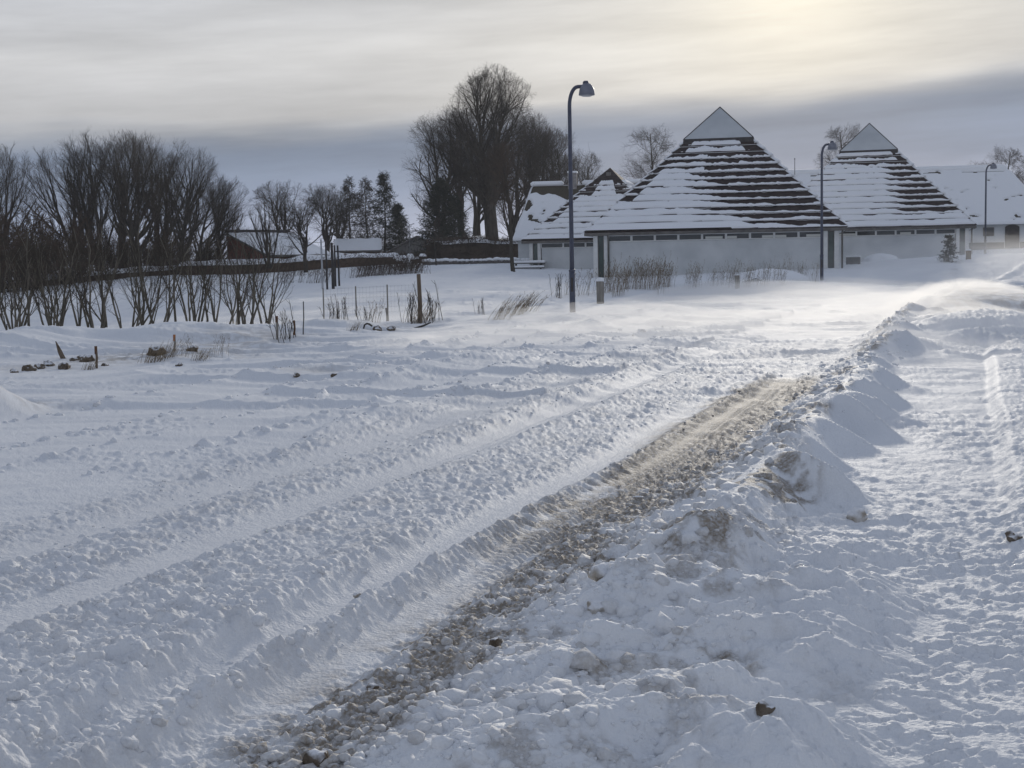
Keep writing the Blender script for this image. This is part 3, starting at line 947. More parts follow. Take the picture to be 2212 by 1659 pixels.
    # snow lying on the courses: front face finely, the others coarsely
    for face in range(4):
        nu = 130 if face == 0 else 40
        ws = [0, .05, .11, .17, .24, .34, .46, .58, .70, .82, .92, 1.0] if face == 0 else [0, .5, 1.0]
        u = np.linspace(-1, 1, nu)
        rowsP, rowsT = [], []
        for i, ((ha, za), (hb, zb_)) in enumerate(rings):
            v = vc[i] + 0.5 * (vc[i + 1] - vc[i])
            if face == 0:
                hh = snow_h(u, v, i)
                wav = fbm(u * 6 + i * 7.7, u * 0 + i * 3.1, 3, seed + i) - 0.5
                fine = fbm(u * 26 + i * 5.1, u * 0 + i * 1.7, 3, seed + 50 + i) - 0.5
                top = hh + 0.8 * wav + 0.30 * fine
                gap = 0.10 + 0.10 * (fbm(u * 5 + i * 2.2, u * 0, 2, seed + 90) - 0.5) + 0.06 * (hh < 0.7)
                gap = np.where(hh > 1.18, -0.02 + 0.60 * (fbm(u * 3 + i * 9, u * 0, 2, seed + 95) - 0.32) - 0.4 * (i < 1), gap)
                lip = (hh < 0.75) & (v < 0.66)
                top = np.where(lip, np.maximum(top, 0.04 + 0.40 * fbm(u * 9 + i * 3.3, u * 0, 3, seed + 130) + 0.25 * fine), top)
                gap = np.where(lip, 0.03 + 0.10 * fine, gap)
            for w in ws:
                hw_, zz = ha + (hb - ha) * w, za + (zb_ - za) * w
                x = u * hw_
                if face == 0:
                    d = np.minimum((w - gap) / 0.10, (top - w) / 0.16)
                    th = np.where(d > 0, 0.085 * np.sqrt(np.clip(d, 0, 1)) * (0.75 + 0.5 * np.clip(top, 0, 1)), np.maximum(d * 0.05, -0.05))
                    th = np.where(np.abs(u) > 0.999, np.minimum(th, 0.0), th)
                    if glass_cap and i == ncourse - 1 and w > 0.6:
                        th = np.minimum(th, 0.0)
                else:
                    th = np.full(nu, 0.11 + (0.03 if face == 1 else 0)) + 0.02 * np.sin(u * 9 + i)
                    th = np.where(np.abs(u) > 0.999, 0.02, th)
                rowsP.append(np.stack([x, -hw_ - th * ny, zz + th * nz], -1))
        P = np.array(rowsP)
        a = face * PI / 2
        ca, sa = math.cos(a), math.sin(a)
        P = np.stack([P[..., 0] * ca - P[..., 1] * sa, P[..., 0] * sa + P[..., 1] * ca, P[..., 2]], -1)
        link('roof_snow', np_mesh('roof_snow', P.reshape(-1, 3), grid_quads(P.shape[0], nu)), root, M['snow'])
    zc = ze + rise * vtop
    hc = H * (1 - vtop)
    top = MB()
    if glass_cap:
        o = 0.24
        hq = hc + 0.24
        vs = [(-hq, -hq, zc + o - 0.18), (hq, -hq, zc + o - 0.18), (hq, hq, zc + o - 0.18), (-hq, hq, zc + o - 0.18), (0, 0, zc + o - 0.18 + hq * rise / H)]
        for k in range(4):
            a, b, c = vs[k], vs[(k + 1) % 4], vs[4]
            top = MB().add([a, b, c], [(0, 1, 2)])
            top.build('roof_cap_pane', M['cap'], root)
        for k in range(4):
            MB().tube([vs[k], vs[4]], 0.03, 6).build('hip_bar', M['plinth'], root)
        q = MB()
        for (x0, x1, y0, y1) in ((-hq - 0.03, hq + 0.03, -hq - 0.03, -hq + 0.03), (-hq - 0.03, hq + 0.03, hq - 0.03, hq + 0.03), (-hq - 0.03, -hq + 0.03, -hq + 0.031, hq - 0.031), (hq - 0.03, hq + 0.03, -hq + 0.031, hq - 0.031)):
            q.box(x0, x1, y0, y1, zc + o - 0.46, zc + o - 0.18)
        q.build('cap_trim', M['plinth'], root)
    else:
        vs = [(-hc, -hc, zc + 0.05), (hc, -hc, zc + 0.05), (hc, hc, zc + 0.05), (-hc, hc, zc + 0.05), (0, 0, ze + rise)]
        MB().add(vs, [(0, 1, 4), (1, 2, 4), (2, 3, 4), (3, 0, 4), (3, 2, 1, 0)]).build('roof_tip', M['board'], root)
        MB().box(-0.16, 0.16, -hc * 0.62, -hc * 0.5, zc + 0.05, ze + rise * 0.93).build('tip_hatch', M['greyboard'], root)
    return root


def snow_main(u, v, i):
    d = u + 1.3 * (v - 0.25)
    h = 0.22 + 0.98 * S(0.42, -0.55, d) + 0.35 * S(0.14, 0.02, v) * S(0.7, 0.1, u)
    h = np.where(v > 0.64, np.where(np.abs(u + 0.05) < 0.66, 0.72, 0.10), h)
    h = np.where((v > 0.44) & (v <= 0.64), 0.30 + 0.25 * (u < -0.2), h)
    h = np.where((u < -0.86 + 0.0 * v) & (v > 0.25), 0.05, h)
    h = np.where((u > 0.80) & (v < 0.6), h * 0.75, h)
    return h


def snow_right(u, v, i):
    h = 1.15 - 0.85 * S(0.22, 0.55, u) * S(0.07, 0.14, v) * (v < 0.68)
    h = np.where((v > 0.60) & (v < 0.67), 0.6, h)
    h = np.where((u > 0.78) & (v > 0.5), 0.2, h)
    return h


def snow_small(u, v, i):
    h = np.full_like(u, 1.25)
    h = np.where((v > 0.55) & (np.abs(u) > 0.40), 0.25, h)
    h = np.where((v > 0.22) & (u < -0.80) & (v <= 0.55), 0.2, h)
    h = np.where(v > 0.80, 0.35, h)
    return h


pavilion('large white pavilion with snow streaked dark pyramid roof and pale cap, nearest of three', 'building',
         at(1263, 505, 76.2), at(1830, 489, 73.4), 6.85, 2.35, 13, 0.755, snow_main, 400, True, 9,
         {4: (0.1, 0.9), 5: (0.0, 0.45), 6: (0.5, 1.0), 7: (0.0, 0.5), 8: (0.3, 0.95)})


def from_apex(px, py, d, W, rise, yaw):
    """eave corners of a pavilion whose apex is seen at the pixel"""
    a = at(px, py, d)
    c, s_ = math.cos(yaw), math.sin(yaw)
    H = W / 2
    z = a[2] - rise
    return [np.array([a[0] + x * c + H * s_, a[1] + x * s_ - H * c, z]) for x in (-H, H)]


YAW = rad(-16)
L2, R2 = from_apex(1878, 276, 98, 13.6, 7.0, YAW)
pavilion('white pavilion with mostly snow covered pyramid roof and pale cap, near the farthest lamp', 'building',
         L2, R2, 7.0, 2.6, 13, 0.755, snow_right, 500, True, 9, {1: (0.1, 0.9), 3: (0.0, 1.0), 6: (0.2, 0.8)})
L3, R3 = from_apex(1318, 362, 99, 10.2, 5.05, YAW)
pavilion('small white pavilion with plain pointed pyramid roof, half hidden behind the large pavilion', 'building',
         L3, R3, 5.05, 2.2, 11, 0.80, snow_small, 600, False, 5, {}, True, downpipes=(False, False))

# ------------------------------------------------------------------ thatched farmhouses


def longhouse(label, cx, cy_, z0, yaw, Lr, D, eave, rise, hipl, hipr, wall_name='wall'):
    root = thing('farmhouse', label, 'house', (cx, cy_, z0), yaw, 'thatched farmhouses')
    h = Lr / 2
    d = D / 2
    MB().box(-h + 0.4, h - 0.4, -d + 0.45, d - 0.45, 0, eave + 0.25).build('wall', M['plaster'], root, bevel=0.03)
    A, B, Cb, Db = (-h, -d, eave), (h, -d, eave), (h, d, eave), (-h, d, eave)
    r0, r1 = (-h + hipl, 0, eave + rise), (h - hipr, 0, eave + rise)
    q = MB().add([A, B, Cb, Db, r0, r1], [(0, 1, 5, 4), (1, 2, 5), (2, 3, 4, 5), (3, 0, 4), (3, 2, 1, 0)])
    q.build('roof', M['thatch'], root, bevel=0.12)
    return root, (A, B, Cb, Db, r0, r1)


# left farmhouse
p = at(1128, 522, 103)
zg = p[2] - 1.75
root, (A, B, Cb, Db, r0, r1) = longhouse('white farmhouse with steep thatched roof and chimney, left of the pavilions', p[0] + 6.3, p[1] + 3.2, zg, rad(-8), 13.2, 7.6, 1.85, 4.15, 1.15, 1.15)


def th_left(u, w):
    lim = 0.80 + 0.22 * (fbm(u * 9, u * 0, 3, 700) - 0.5) - 0.10 * np.exp(-((u - 0.30) / 0.12) ** 2)
    t = 0.10 * np.clip((lim - w) / 0.03, -0.6, 1)
    bare = (fbm(u * 14, w * 10, 3, 702) > 0.60) & (u < 0.14) & (w > 0.30)
    t = np.where(bare, -0.05, t)
    crack = np.abs(u - (0.26 + 0.25 * (w - 0.1))) < 0.007
    return np.where(crack & (w < 0.45) & (w > 0.1), -0.04, t + 0.03 * fbm(u * 20, w * 20, 2, 703))


snow_sheet('roof_snow', root, A, B, r1, r0, th_left, 110, 60)
snow_sheet('roof_snow', root, Db, A, r0, r0, lambda u, w: 0.08 * np.where(fbm(u * 8, w * 8, 3, 704) > 0.52, -0.5, 1), 30, 30)
snow_sheet('roof_snow', root, Cb, Db, r0, r1, lambda u, w: 0.12 + 0 * u, 12, 12)
for x0, x1 in ((r0[0] - 0.15, r0[0] + 2.35), (r0[0] + 3.75, r1[0])):
    MB().tube([(x0, 0, r0[2] + 0.08), (x0 + 0.15, 0, r0[2] + 0.12), (x1 - 0.15, 0, r0[2] + 0.12), (x1, 0, r0[2] + 0.08)], [0.10, 0.19, 0.19, 0.10], 10).build('ridge_snow', M['snow'], root, smooth=True)
ch = MB().box(r0[0] + 2.72, r0[0] + 3.38, -0.33, 0.33, r0[2] - 0.6, r0[2] + 0.85).build('chimney', M['chimney'], root, bevel=0.04)
MB().box(r0[0] + 2.68, r0[0] + 3.42, -0.37, 0.37, r0[2] + 0.851, r0[2] + 1.0).build('chimney_snow', M['snow'], ch, bevel=0.05)
MB().box(-5.5, 5.5, -3.46, -3.352, 0, 0.45).build('plinth', M['plinth'], root)

# right farmhouse
p = at(2176, 364, 116)
zr = p[2]
zg = zr - 2.5 - 4.6
lx = 27.0
yaw = rad(-7)
hx = lx / 2 - 3.0
root, (A, B, Cb, Db, r0, r1) = longhouse('long white farmhouse with snowy thatched roof, dark door and small window, behind the third lamp', p[0] - hx * math.cos(yaw), p[1] - hx * math.sin(yaw), zg, yaw, lx, 9.0, 2.5, 4.6, 3.0, 3.0)


def th_right(u, w):
    t = 0.12 + 0.03 * fbm(u * 40, w * 12, 3, 710)
    line = (np.abs(w - (0.945 + 0.02 * (fbm(u * 12, u * 0, 2, 711) - 0.5))) < 0.016) & (vnoise(u * 14, u * 0, 712) > 0.35)
    spots = (fbm(u * 30, w * 14, 2, 713) > 0.80)
    return np.where(line | spots, -0.05, t)


snow_sheet('roof_snow', root, A, B, r1, r0, th_right, 170, 80)
snow_sheet('roof_snow', root, B, Cb, r1, r1, lambda u, w: 0.10 + 0 * u, 14, 14)
snow_sheet('roof_snow', root, Db, A, r0, r0, lambda u, w: 0.10 + 0 * u, 14, 14)
snow_sheet('roof_snow', root, Cb, Db, r0, r1, lambda u, w: 0.12 + 0 * u, 12, 12)
MB().tube([(r0[0], 0, r0[2] + 0.08), (r0[0] + 0.3, 0, r0[2] + 0.13), (r1[0] - 0.3, 0, r0[2] + 0.13), (r1[0], 0, r0[2] + 0.06)], [0.12, 0.24, 0.24, 0.12], 10).build('ridge_snow', M['snow'], root, smooth=True)
yf = -4.5 + 0.45


def local_x(root_, px, py, d):
    q = at(px, py, d) - np.array(root_.location)
    a = root_.rotation_euler[2]
    return q[0] * math.cos(a) + q[1] * math.sin(a)


xw = local_x(root, 2143, 500, 111)
xd = local_x(root, 2193, 505, 111)
z_ = lambda py: at(2180, py, 111)[2] - zg
MB().box(-lx / 2 + 0.5, xd - 0.62, yf - 0.06, yf - 0.001, 0, z_(523)).build('plinth', M['plinth'], root)
MB().box(xd + 0.62, lx / 2 - 0.5, yf - 0.06, yf - 0.001, 0, z_(523)).build('plinth', M['plinth'], root)
fw = frame_box(MB(), xw - 0.42, xw + 0.42, z_(509), z_(490), yf - 0.05, yf + 0.02, 0.07).build('window', M['trim'], root)
MB().box(xw - 0.35, xw + 0.35, yf - 0.03, yf - 0.012, z_(509) + 0.07, z_(490) - 0.07).build('pane', M['glass'], fw)
q = MB()
dz0, dz1 = z_(530) - 0.4, z_(491)
pts = [(xd - 0.55, dz0), (xd + 0.55, dz0), (xd + 0.55, dz1)] + [(xd + 0.55 * math.cos(a), dz1 + 0.22 * math.sin(a)) for a in np.linspace(0.3, PI - 0.3, 7)] + [(xd - 0.55, dz1)]
n_ = len(pts)
q.add([(x, yf - 0.05, z) for x, z in pts] + [(x, yf + 0.05, z) for x, z in pts], [tuple(range(n_)), tuple(range(2 * n_ - 1, n_ - 1, -1))] + [(i, i + n_, (i + 1) % n_ + n_, (i + 1) % n_) for i in range(n_)])
q.build('door', M['plinth'], root)

# ------------------------------------------------------------------ far outbuildings on the left
# brick house with a single-pitch roof
P1, P2 = at(490, 506, 101), at(582, 555, 96)
e_ = np.array([0.62, 0.78, 0]) * 6.0
zg = 0.2
root = thing('brick_house', 'low red brick house with single pitch snowy roof behind the hedge', 'house', (P1[0], P1[1], zg))
o_ = np.array(root.location)
a1, a2 = P1 - o_, P2 - o_
zl = a2[2]
bl = [np.array([a1[0], a1[1], 0]), np.array([a2[0], a2[1], 0])]
q = MB()
vs = [bl[0], bl[1], a2 - [0, 0, 0.15], a1 - [0, 0, 0.15]] + [p_ + e_ for p_ in (bl[0], bl[1], a2 - [0, 0, 0.15], a1 - [0, 0, 0.15])]
q.add(vs, [(0, 1, 2, 3), (5, 4, 7, 6), (1, 5, 6, 2), (4, 0, 3, 7), (3, 2, 6, 7)])
q.build('wall', M['brick'], root)
up = np.array([0, 0, 0.12])
q = MB()
vs = [a1 - e_ * 0.02, a2 - e_ * 0.02, a2 + e_ * 1.02, a1 + e_ * 1.02]
vs = vs + [p_ + up for p_ in vs]
q.add(vs, [(3, 2, 1, 0), (4, 5, 6, 7), (0, 1, 5, 4), (1, 2, 6, 5), (2, 3, 7, 6), (3, 0, 4, 7)])
q.build('roof', M['trim'], root)
snow_sheet('roof_snow', root, vs[5], vs[6], vs[7], vs[4], lambda u, w: 0.10 + 0.02 * np.sin(u * 20), 30, 12)
q = MB()
q.tube([a1 + up * 2.0 - e_ * 0.01, a1 + up * 2.0 + e_ * 1.01], 0.10, 6).build('ridge_board', M['plinth'], root)


def gable_shed(label, loc, yaw, Lx, D, eave, rise, wallm, snow_t=0.14):
    root = thing('shed', label, 'shed', loc, yaw, 'garden sheds')
    h, d = Lx / 2, D / 2
    q = MB()
    q.box(-h + 0.2, h - 0.2, -d + 0.2, d - 0.2, 0, eave)
    for sx in (-1, 1):
        x = sx * (h - 0.2)
        q.add([(x, -d + 0.2, eave), (x, d - 0.2, eave), (x, 0, eave + rise * 0.95)], [(0, 1, 2)] if sx > 0 else [(2, 1, 0)])
    q.build('wall', wallm, root)
    q = MB()
    A, B, Cb, Db, r0, r1 = (-h, -d, eave - 0.05), (h, -d, eave - 0.05), (h, d, eave - 0.05), (-h, d, eave - 0.05), (-h, 0, eave + rise), (h, 0, eave + rise)
    lo = lambda v: (v[0], v[1], v[2] - 0.12)
    q.add([A, B, r1, r0, lo(A), lo(B), lo(r1), lo(r0)], [(0, 1, 2, 3), (7, 6, 5, 4), (0, 4, 5, 1), (0, 3, 7, 4), (1, 5, 6, 2)])
    q.add([Cb, Db, r0, r1, lo(Cb), lo(Db), lo(r0), lo(r1)], [(0, 1, 2, 3), (7, 6, 5, 4), (0, 4, 5, 1), (0, 3, 7, 4), (1, 5, 6, 2)])
    q.build('roof', M['trim'], root)
    snow_sheet('roof_snow', root, A, B, r1, r0, lambda u, w: snow_t + 0.03 * np.sin(u * 17), 24, 10)
    snow_sheet('roof_snow', root, Cb, Db, r0, r1, lambda u, w: snow_t + 0.03 * np.sin(u * 17), 24, 10)
    return root


p = at(768, 540, 116)
gable_shed('dark low shed with thick even snow on its roof, between the bare trees and firs', (p[0], p[1] + 2, 0.5), rad(6), 4.0, 4.0, p[2] - 0.5, 0.95, M['plinth'])
p = at(893, 516, 117)
gable_shed('grey boarded shed with low gable end and snowy roof beyond the hedge', (p[0] + 3.5, p[1] + 4.0, 0.5), rad(58), 12.0, 5.6, p[2] - 1.30, 1.05, M['greyboard'])

# ------------------------------------------------------------------ growing things


def unit(a):
    return a / np.maximum(np.linalg.norm(a, axis=-1, keepdims=True), 1e-9)


def sprout(rng, pts, rd, m, t0, t1, ang, dang, length, k, up, wob, rr, env=None, rmin=0.006, lenfall=0.4, fixed_r=None):
    """m child shoots on each parent shoot; every array is (shoots, points, 3)"""
    Np, kp, _ = pts.shape
    idx = np.repeat(np.arange(Np), m)
    n = len(idx)
    t = t0 + (t1 - t0) * (np.tile(np.arange(m), Np) + rng.random(n)) / m
    f = t * (kp - 1)
    i0 = np.clip(np.floor(f).astype(int), 0, kp - 2)
    fr = (f - i0)[:, None]
    b = pts[idx, i0] * (1 - fr) + pts[idx, i0 + 1] * fr
    tan = unit(pts[idx, i0 + 1] - pts[idx, i0])
    r0 = (rd[idx, i0] * (1 - fr[:, 0]) + rd[idx, i0 + 1] * fr[:, 0])
    rnd = rng.normal(size=(n, 3))
    side = unit(rnd - tan * (rnd * tan).sum(-1, keepdims=True))
    a = rad(ang) + rng.normal(0, rad(dang), n)
    d = tan * np.cos(a)[:, None] + side * np.sin(a)[:, None]
    Ln = length * (1 - lenfall * t) * rng.uniform(0.65, 1.25, n) if not callable(length) else length(t, rng, n)
    if env is not None:
        for _ in range(3):
            over = env(b + d * Ln[:, None] * 0.95 + np.array([0, 0, 1.0]) * (up * Ln * 0.35)[:, None])
            Ln = np.where(over > 1, Ln * 0.72, Ln)
        keep = (env(b) < 1.05) & (Ln > 0.02)
    else:
        keep = np.ones(n, bool)
    b, d, Ln, r0 = b[keep], d[keep], Ln[keep], r0[keep]
    n = len(b)
    out = np.zeros((n, k, 3))
    out[:, 0] = b
    p = b.copy()
    for j in range(1, k):
        d = unit(d + np.array([0, 0, up]) + rng.normal(0, wob, (n, 3)))
        p = p + d * (Ln / (k - 1))[:, None]
        out[:, j] = p
    rc = np.maximum(r0 * rr, rmin) if fixed_r is None else np.full(n, fixed_r)
    rdn = rc[:, None] * np.linspace(1, 0.35, k)[None, :]
    return out, np.maximum(rdn, rmin * 0.5)


def tubes(groups, nside):
    """list of (pts, radii) -> vertex and quad arrays"""
    Vs, Qs, off = [], [], 0
    for pts, rd in groups:
        n, k, _ = pts.shape
        if n == 0:
            continue
        tan = np.empty_like(pts)
        tan[:, 1:-1] = pts[:, 2:] - pts[:, :-2]
        tan[:, 0] = pts[:, 1] - pts[:, 0]; tan[:, -1] = pts[:, -1] - pts[:, -2]
        tan = unit(tan)
        ref = np.where(np.abs(tan[:, :1, 0:1]) < 0.8, np.array([1.0, 0, 0]), np.array([0, 1.0, 0]))
        ref = np.broadcast_to(ref, pts.shape)
        u = unit(ref - tan * (ref * tan).sum(-1, keepdims=True))
        w = np.cross(tan, u)
        a = np.arange(nside) * 2 * PI / nside
        ring = pts[:, :, None, :] + rd[:, :, None, None] * (u[:, :, None, :] * np.cos(a)[:, None] + w[:, :, None, :] * np.sin(a)[:, None])
        Vs.append(ring.reshape(-1, 3))
        sh = np.arange(n)[:, None, None] * k * nside; i = np.arange(k - 1)[None, :, None] * nside; j = np.arange(nside)[None, None, :]
        j2 = (j + 1) % nside
        Qs.append(np.stack([sh + i + j, sh + i + j2, sh + i + nside + j2, sh + i + nside + j], -1).reshape(-1, 4) + off)
        off += n * k * nside
    return np.concatenate(Vs), np.concatenate(Qs)


def stem(rng, base, top, k, wob, r0, r1):
    base, top = np.array(base, float), np.array(top, float)
    t = np.linspace(0, 1, k)[:, None]
    p = base + (top - base) * t
    w = np.cumsum(rng.normal(0, wob, (k, 3)) * [1, 1, 0.2], 0)
    p = p + (w - w * 0) * (t > 0)
    return p[None], (r0 + (r1 - r0) * t[:, 0] ** 0.8)[None]


def ellip(cz, rx, rzu, rzd, cx=0.0):
    def f(p):
        z = p[:, 2] - cz
        rz = np.where(z > 0, rzu, rzd)
        az = np.arctan2(p[:, 1], p[:, 0] - cx)
        ragged = 0.86 + 0.28 * vnoise(np.cos(az) * 1.9 + z * 0.45 + 9, np.sin(az) * 1.9 + cz + z * 0.2, int(rx * 100)) 
        return np.sqrt(((p[:, 0] - cx) / rx) ** 2 + (p[:, 1] / rx) ** 2 + (z / rz) ** 2) / ragged
    return f


def cat2(a):
    """join (pts, rd) lists that share a point count"""
    return np.concatenate([x[0] for x in a]), np.concatenate([x[1] for x in a])


def make_tree(name, label, cat, seed, stems, env, levels, limbs_in_trunk=1, bark='bark', twig='twig', group=None, nside=(8, 5, 3)):
    """stems: (base, top, r0, r1, wobble); levels: kwargs of sprout. The first levels belong to the trunk part, the rest to the crown"""
    rng = np.random.default_rng(seed)
    root = thing(name, label, cat, (0, 0, 0), 0, group)
    st = cat2([stem(rng, b, t, 9, wb, r0, r1) for b, t, r0, r1, wb in stems])
    tr = [st]
    cr = []
    par = st
    for i, lv in enumerate(levels):
        par = sprout(rng, par[0], par[1], env=env, **lv)
        (tr if i < limbs_in_trunk else cr).append(par)
    V, Q = tubes(tr[:1], nside[0])
    if len(tr) > 1:
        V2, Q2 = tubes(tr[1:], nside[1])
        Q = np.concatenate([Q, Q2 + len(V)]); V = np.concatenate([V, V2])
    link('trunk', np_mesh('trunk', V, Q), root, M[bark])
    V, Q = tubes(cr, nside[2])
    link('crown', np_mesh('crown', V, Q), root, M[twig])
    return root


def put(root, p, rz=0.0, s=1.0, label=None, first=False, sz=None):
    o = root if first else copy_tree(root)
    o.location = (float(p[0]), float(p[1]), float(p[2]) - 0.05)
    o.rotation_euler = (0, 0, rz)
    o.scale = (s, s, sz or s)
    if label:
        o['label'] = label
    return o


ORD = ['first', 'second', 'third', 'fourth', 'fifth', 'sixth', 'seventh', 'eighth', 'ninth', 'tenth', 'eleventh', 'twelfth', 'thirteenth', 'fourteenth', 'fifteenth', 'sixteenth', 'seventeenth',
       'eighteenth', 'nineteenth', 'twentieth', 'twenty-first', 'twenty-second', 'twenty-third', 'twenty-fourth', 'twenty-fifth', 'twenty-sixth', 'twenty-seventh', 'twenty-eighth']
G_PARK = 'bare trees round the farm'

# --- the big lime and its neighbours in the middle
LIME = [dict(m=24, t0=0.30, t1=0.99, ang=42, dang=9, length=6.6, k=6, up=0.16, wob=0.13, rr=0.50, lenfall=0.35, rmin=0.03),
        dict(m=8, t0=0.15, t1=0.98, ang=40, dang=11, length=3.0, k=5, up=0.10, wob=0.16, rr=0.46, rmin=0.011),
        dict(m=6, t0=0.12, t1=0.98, ang=40, dang=13, length=1.45, k=4, up=0.07, wob=0.16, rr=0.5, rmin=0.0055),
        dict(m=6, t0=0.1, t1=1.0, ang=38, dang=15, length=0.65, k=2, up=0.06, wob=0.1, rr=0.6, rmin=0.0032)]
t = make_tree('lime_tree', 'tallest bare lime tree, thick forked trunk left of the thatched farmhouse', 'tree', 11,
              [((0, 0, -0.5), (-0.6, 0, 7.0), 0.62, 0.50, 0.03), ((-0.6, 0, 6.0), (-1.5, 0.3, 14.8), 0.34, 0.05, 0.16), ((-0.5, 0, 6.0), (0.7, -0.3, 13.5), 0.32, 0.05, 0.16)],
              ellip(10.3, 4.7, 6.3, 6.0, -0.5), LIME, 1, group=G_PARK)
put(t, at(1071, 572, 120), 0, 1, first=True)
LIME2 = [dict(LIME[0], m=16, length=5.0), dict(LIME[1], m=8, length=2.4), dict(LIME[2], m=7), dict(LIME[3], m=4)]
t = make_tree('lime_tree', 'bare lime with low arching branches, outermost of the tall clump on the open field side', 'tree', 12,
              [((0, 0, -0.5), (-0.5, 0, 10.5), 0.36, 0.06, 0.10), ((0.2, 0, 2.0), (0.8, 0.4, 11.0), 0.24, 0.05, 0.12)],
              ellip(7.6, 3.5, 5.4, 5.2), LIME2, 1, group=G_PARK)
put(t, at(955, 567, 122), 0, 1, first=True)
put(t, at(1000, 566, 128), 2.1, 1.12, 'bare lime standing just behind the tallest one, straight dark trunk beside the fir')
put(t, at(1030, 566, 132), 4.2, 1.05, 'slim bare lime whose trunk shows between the fir and the tallest lime')
put(t, at(1112, 566, 127), 3.3, 1.12, 'bare lime behind the little field tree, crown overlapping the tallest lime', sz=0.98)
put(t, at(1145, 562, 133), 5.1, 1.1, 'bare tree rising directly behind the left end of the thatched roof')
put(t, at(1172, 563, 131), 2.7, 0.98, 'bare tree above the thatched ridge, left of the chimney')
put(t, at(1205, 560, 138), 1.0, 1.0, 'bare tree behind the chimney of the thatched farmhouse')
put(t, at(1258, 560, 152), 0.4, 0.98, 'pale bare tree between the lamp post and the small pavilion', sz=0.92)

# tree behind the pavilions, loose and slender
AIRY = [dict(m=26, t0=0.22, t1=0.97, ang=55, dang=9, length=4.2, k=6, up=0.07, wob=0.13, rr=0.42, lenfall=0.55, rmin=0.02),
        dict(m=8, t0=0.15, t1=0.98, ang=42, dang=12, length=1.9, k=4, up=0.02, wob=0.16, rr=0.5, rmin=0.013),
        dict(m=7, t0=0.1, t1=0.98, ang=42, dang=13, length=0.9, k=3, up=-0.03, wob=0.15, rr=0.5, rmin=0.005),
        dict(m=6, t0=0.1, t1=1.0, ang=38, dang=15, length=0.5, k=2, up=-0.04, wob=0.1, rr=0.6, rmin=0.0034)]
t = make_tree('birch_tree', 'slender bare tree in the gap between the small and the large pavilion roofs', 'tree', 13,
              [((0, 0, -0.5), (0.3, 0, 11.8), 0.24, 0.03, 0.10)], ellip(6.6, 3.6, 6.3, 5.0), AIRY, 1, group=G_PARK)
put(t, at(1397, 572, 128), 0.7, 1.0, first=True)
put(t, at(1832, 572, 138), 2.0, 1.10, 'bare tree hidden but for its crown behind the rightmost pyramid roof')
put(t, at(1732, 572, 150), 3.0, 0.72, 'low hazy bare tree in the dip behind the large pavilion roof')
put(t, at(2125, 560, 165), 4.0, 0.92, 'pale bare tree above the middle of the long thatched ridge')
put(t, at(2165, 560, 160), 5.0, 1.02, 'pale bare tree above the end of the long thatched ridge')
put(t, at(2222, 560, 145), 1.2, 0.88, 'bare tree at the picture edge beyond the hipped end of the long farmhouse')

# --- the wide dome of trees on the left
FAN = [dict(m=12, t0=0.12, t1=0.95, ang=31, dang=9, length=6.4, k=6, up=0.13, wob=0.09, rr=0.58, lenfall=0.45, rmin=0.028),
       dict(m=6, t0=0.15, t1=0.98, ang=27, dang=9, length=3.2, k=5, up=0.12, wob=0.11, rr=0.46, rmin=0.011),
       dict(m=6, t0=0.12, t1=0.99, ang=29, dang=10, length=1.6, k=4, up=0.10, wob=0.12, rr=0.5, rmin=0.0055),
       dict(m=6, t0=0.1, t1=1.0, ang=28, dang=12, length=0.85, k=2, up=0.08, wob=0.1, rr=0.6, rmin=0.0030)]
fans = []
for k in range(3):
    rr_ = random.Random(k + 5)
    st_ = [((rr_.uniform(-.3, .3), rr_.uniform(-.3, .3), -0.4), (rr_.uniform(-1.0, 1.0), rr_.uniform(-.8, .8), 7.4), 0.26, 0.05, 0.09) for _ in range(2)]
    fans.append(make_tree('sycamore_tree', 'bare tree', 'tree', 30 + k, st_, ellip(5.6, 3.9, 4.6, 4.9), FAN, 1, group='bare trees of the rounded clump'))
dome = [(172, 322, 3.4, 'outermost tree of the rounded clump, leaning over the dark thicket', 0.09, 100), (224, 296, 0, 'tree in the rounded clump beside the thicket, upright forked trunks', 0.05, 98),
        (262, 290, 1, 'tree in the rounded clump, tallest of all with a full brush-like top', 0, 103), (300, 294, 2, 'tree near the middle of the rounded clump, close-set stems', 0, 97),
        (345, 302, 0, 'tree just right of the middle of the rounded clump', -0.04, 104), (392, 322, 1, 'tree on the falling shoulder of the rounded clump', -0.08, 98),
        (425, 372, 2, 'lower tree at the end of the rounded clump, spreading towards the brick house', -0.22, 101)]
used = set()
for i, (px, ty, k, lb, lean, d) in enumerate(dome):
    k = int(k) % 3
    p = at(px, 596, d)
    p[2] = gz(p[0], p[1])
    hh = (at(px, ty, d)[2] - p[2]) / 10.1
    o = put(fans[k], p, 1.7 * i, hh * 1.04, lb, first=k not in used, sz=hh)
    o.rotation_mode = 'ZYX'
    o.rotation_euler = (0, -1.6 * lean, 1.7 * i)
    used.add(k)
p = at(470, 590, 104); p[2] = gz(p[0], p[1])
put(fans[1], p, 3.9, 0.66, 'low bare tree at the outer skirt of the rounded clump, nearest the brick house')
p = at(2, 612, 88); p[2] = gz(p[0], p[1])
put(fans[0], p, 2.9, 0.86, 'bare tree cut by the left picture edge')
p = at(-45, 612, 92); p[2] = gz(p[0], p[1])
put(fans[1], p, 4.9, 0.95, 'bare tree mostly outside the left picture edge')

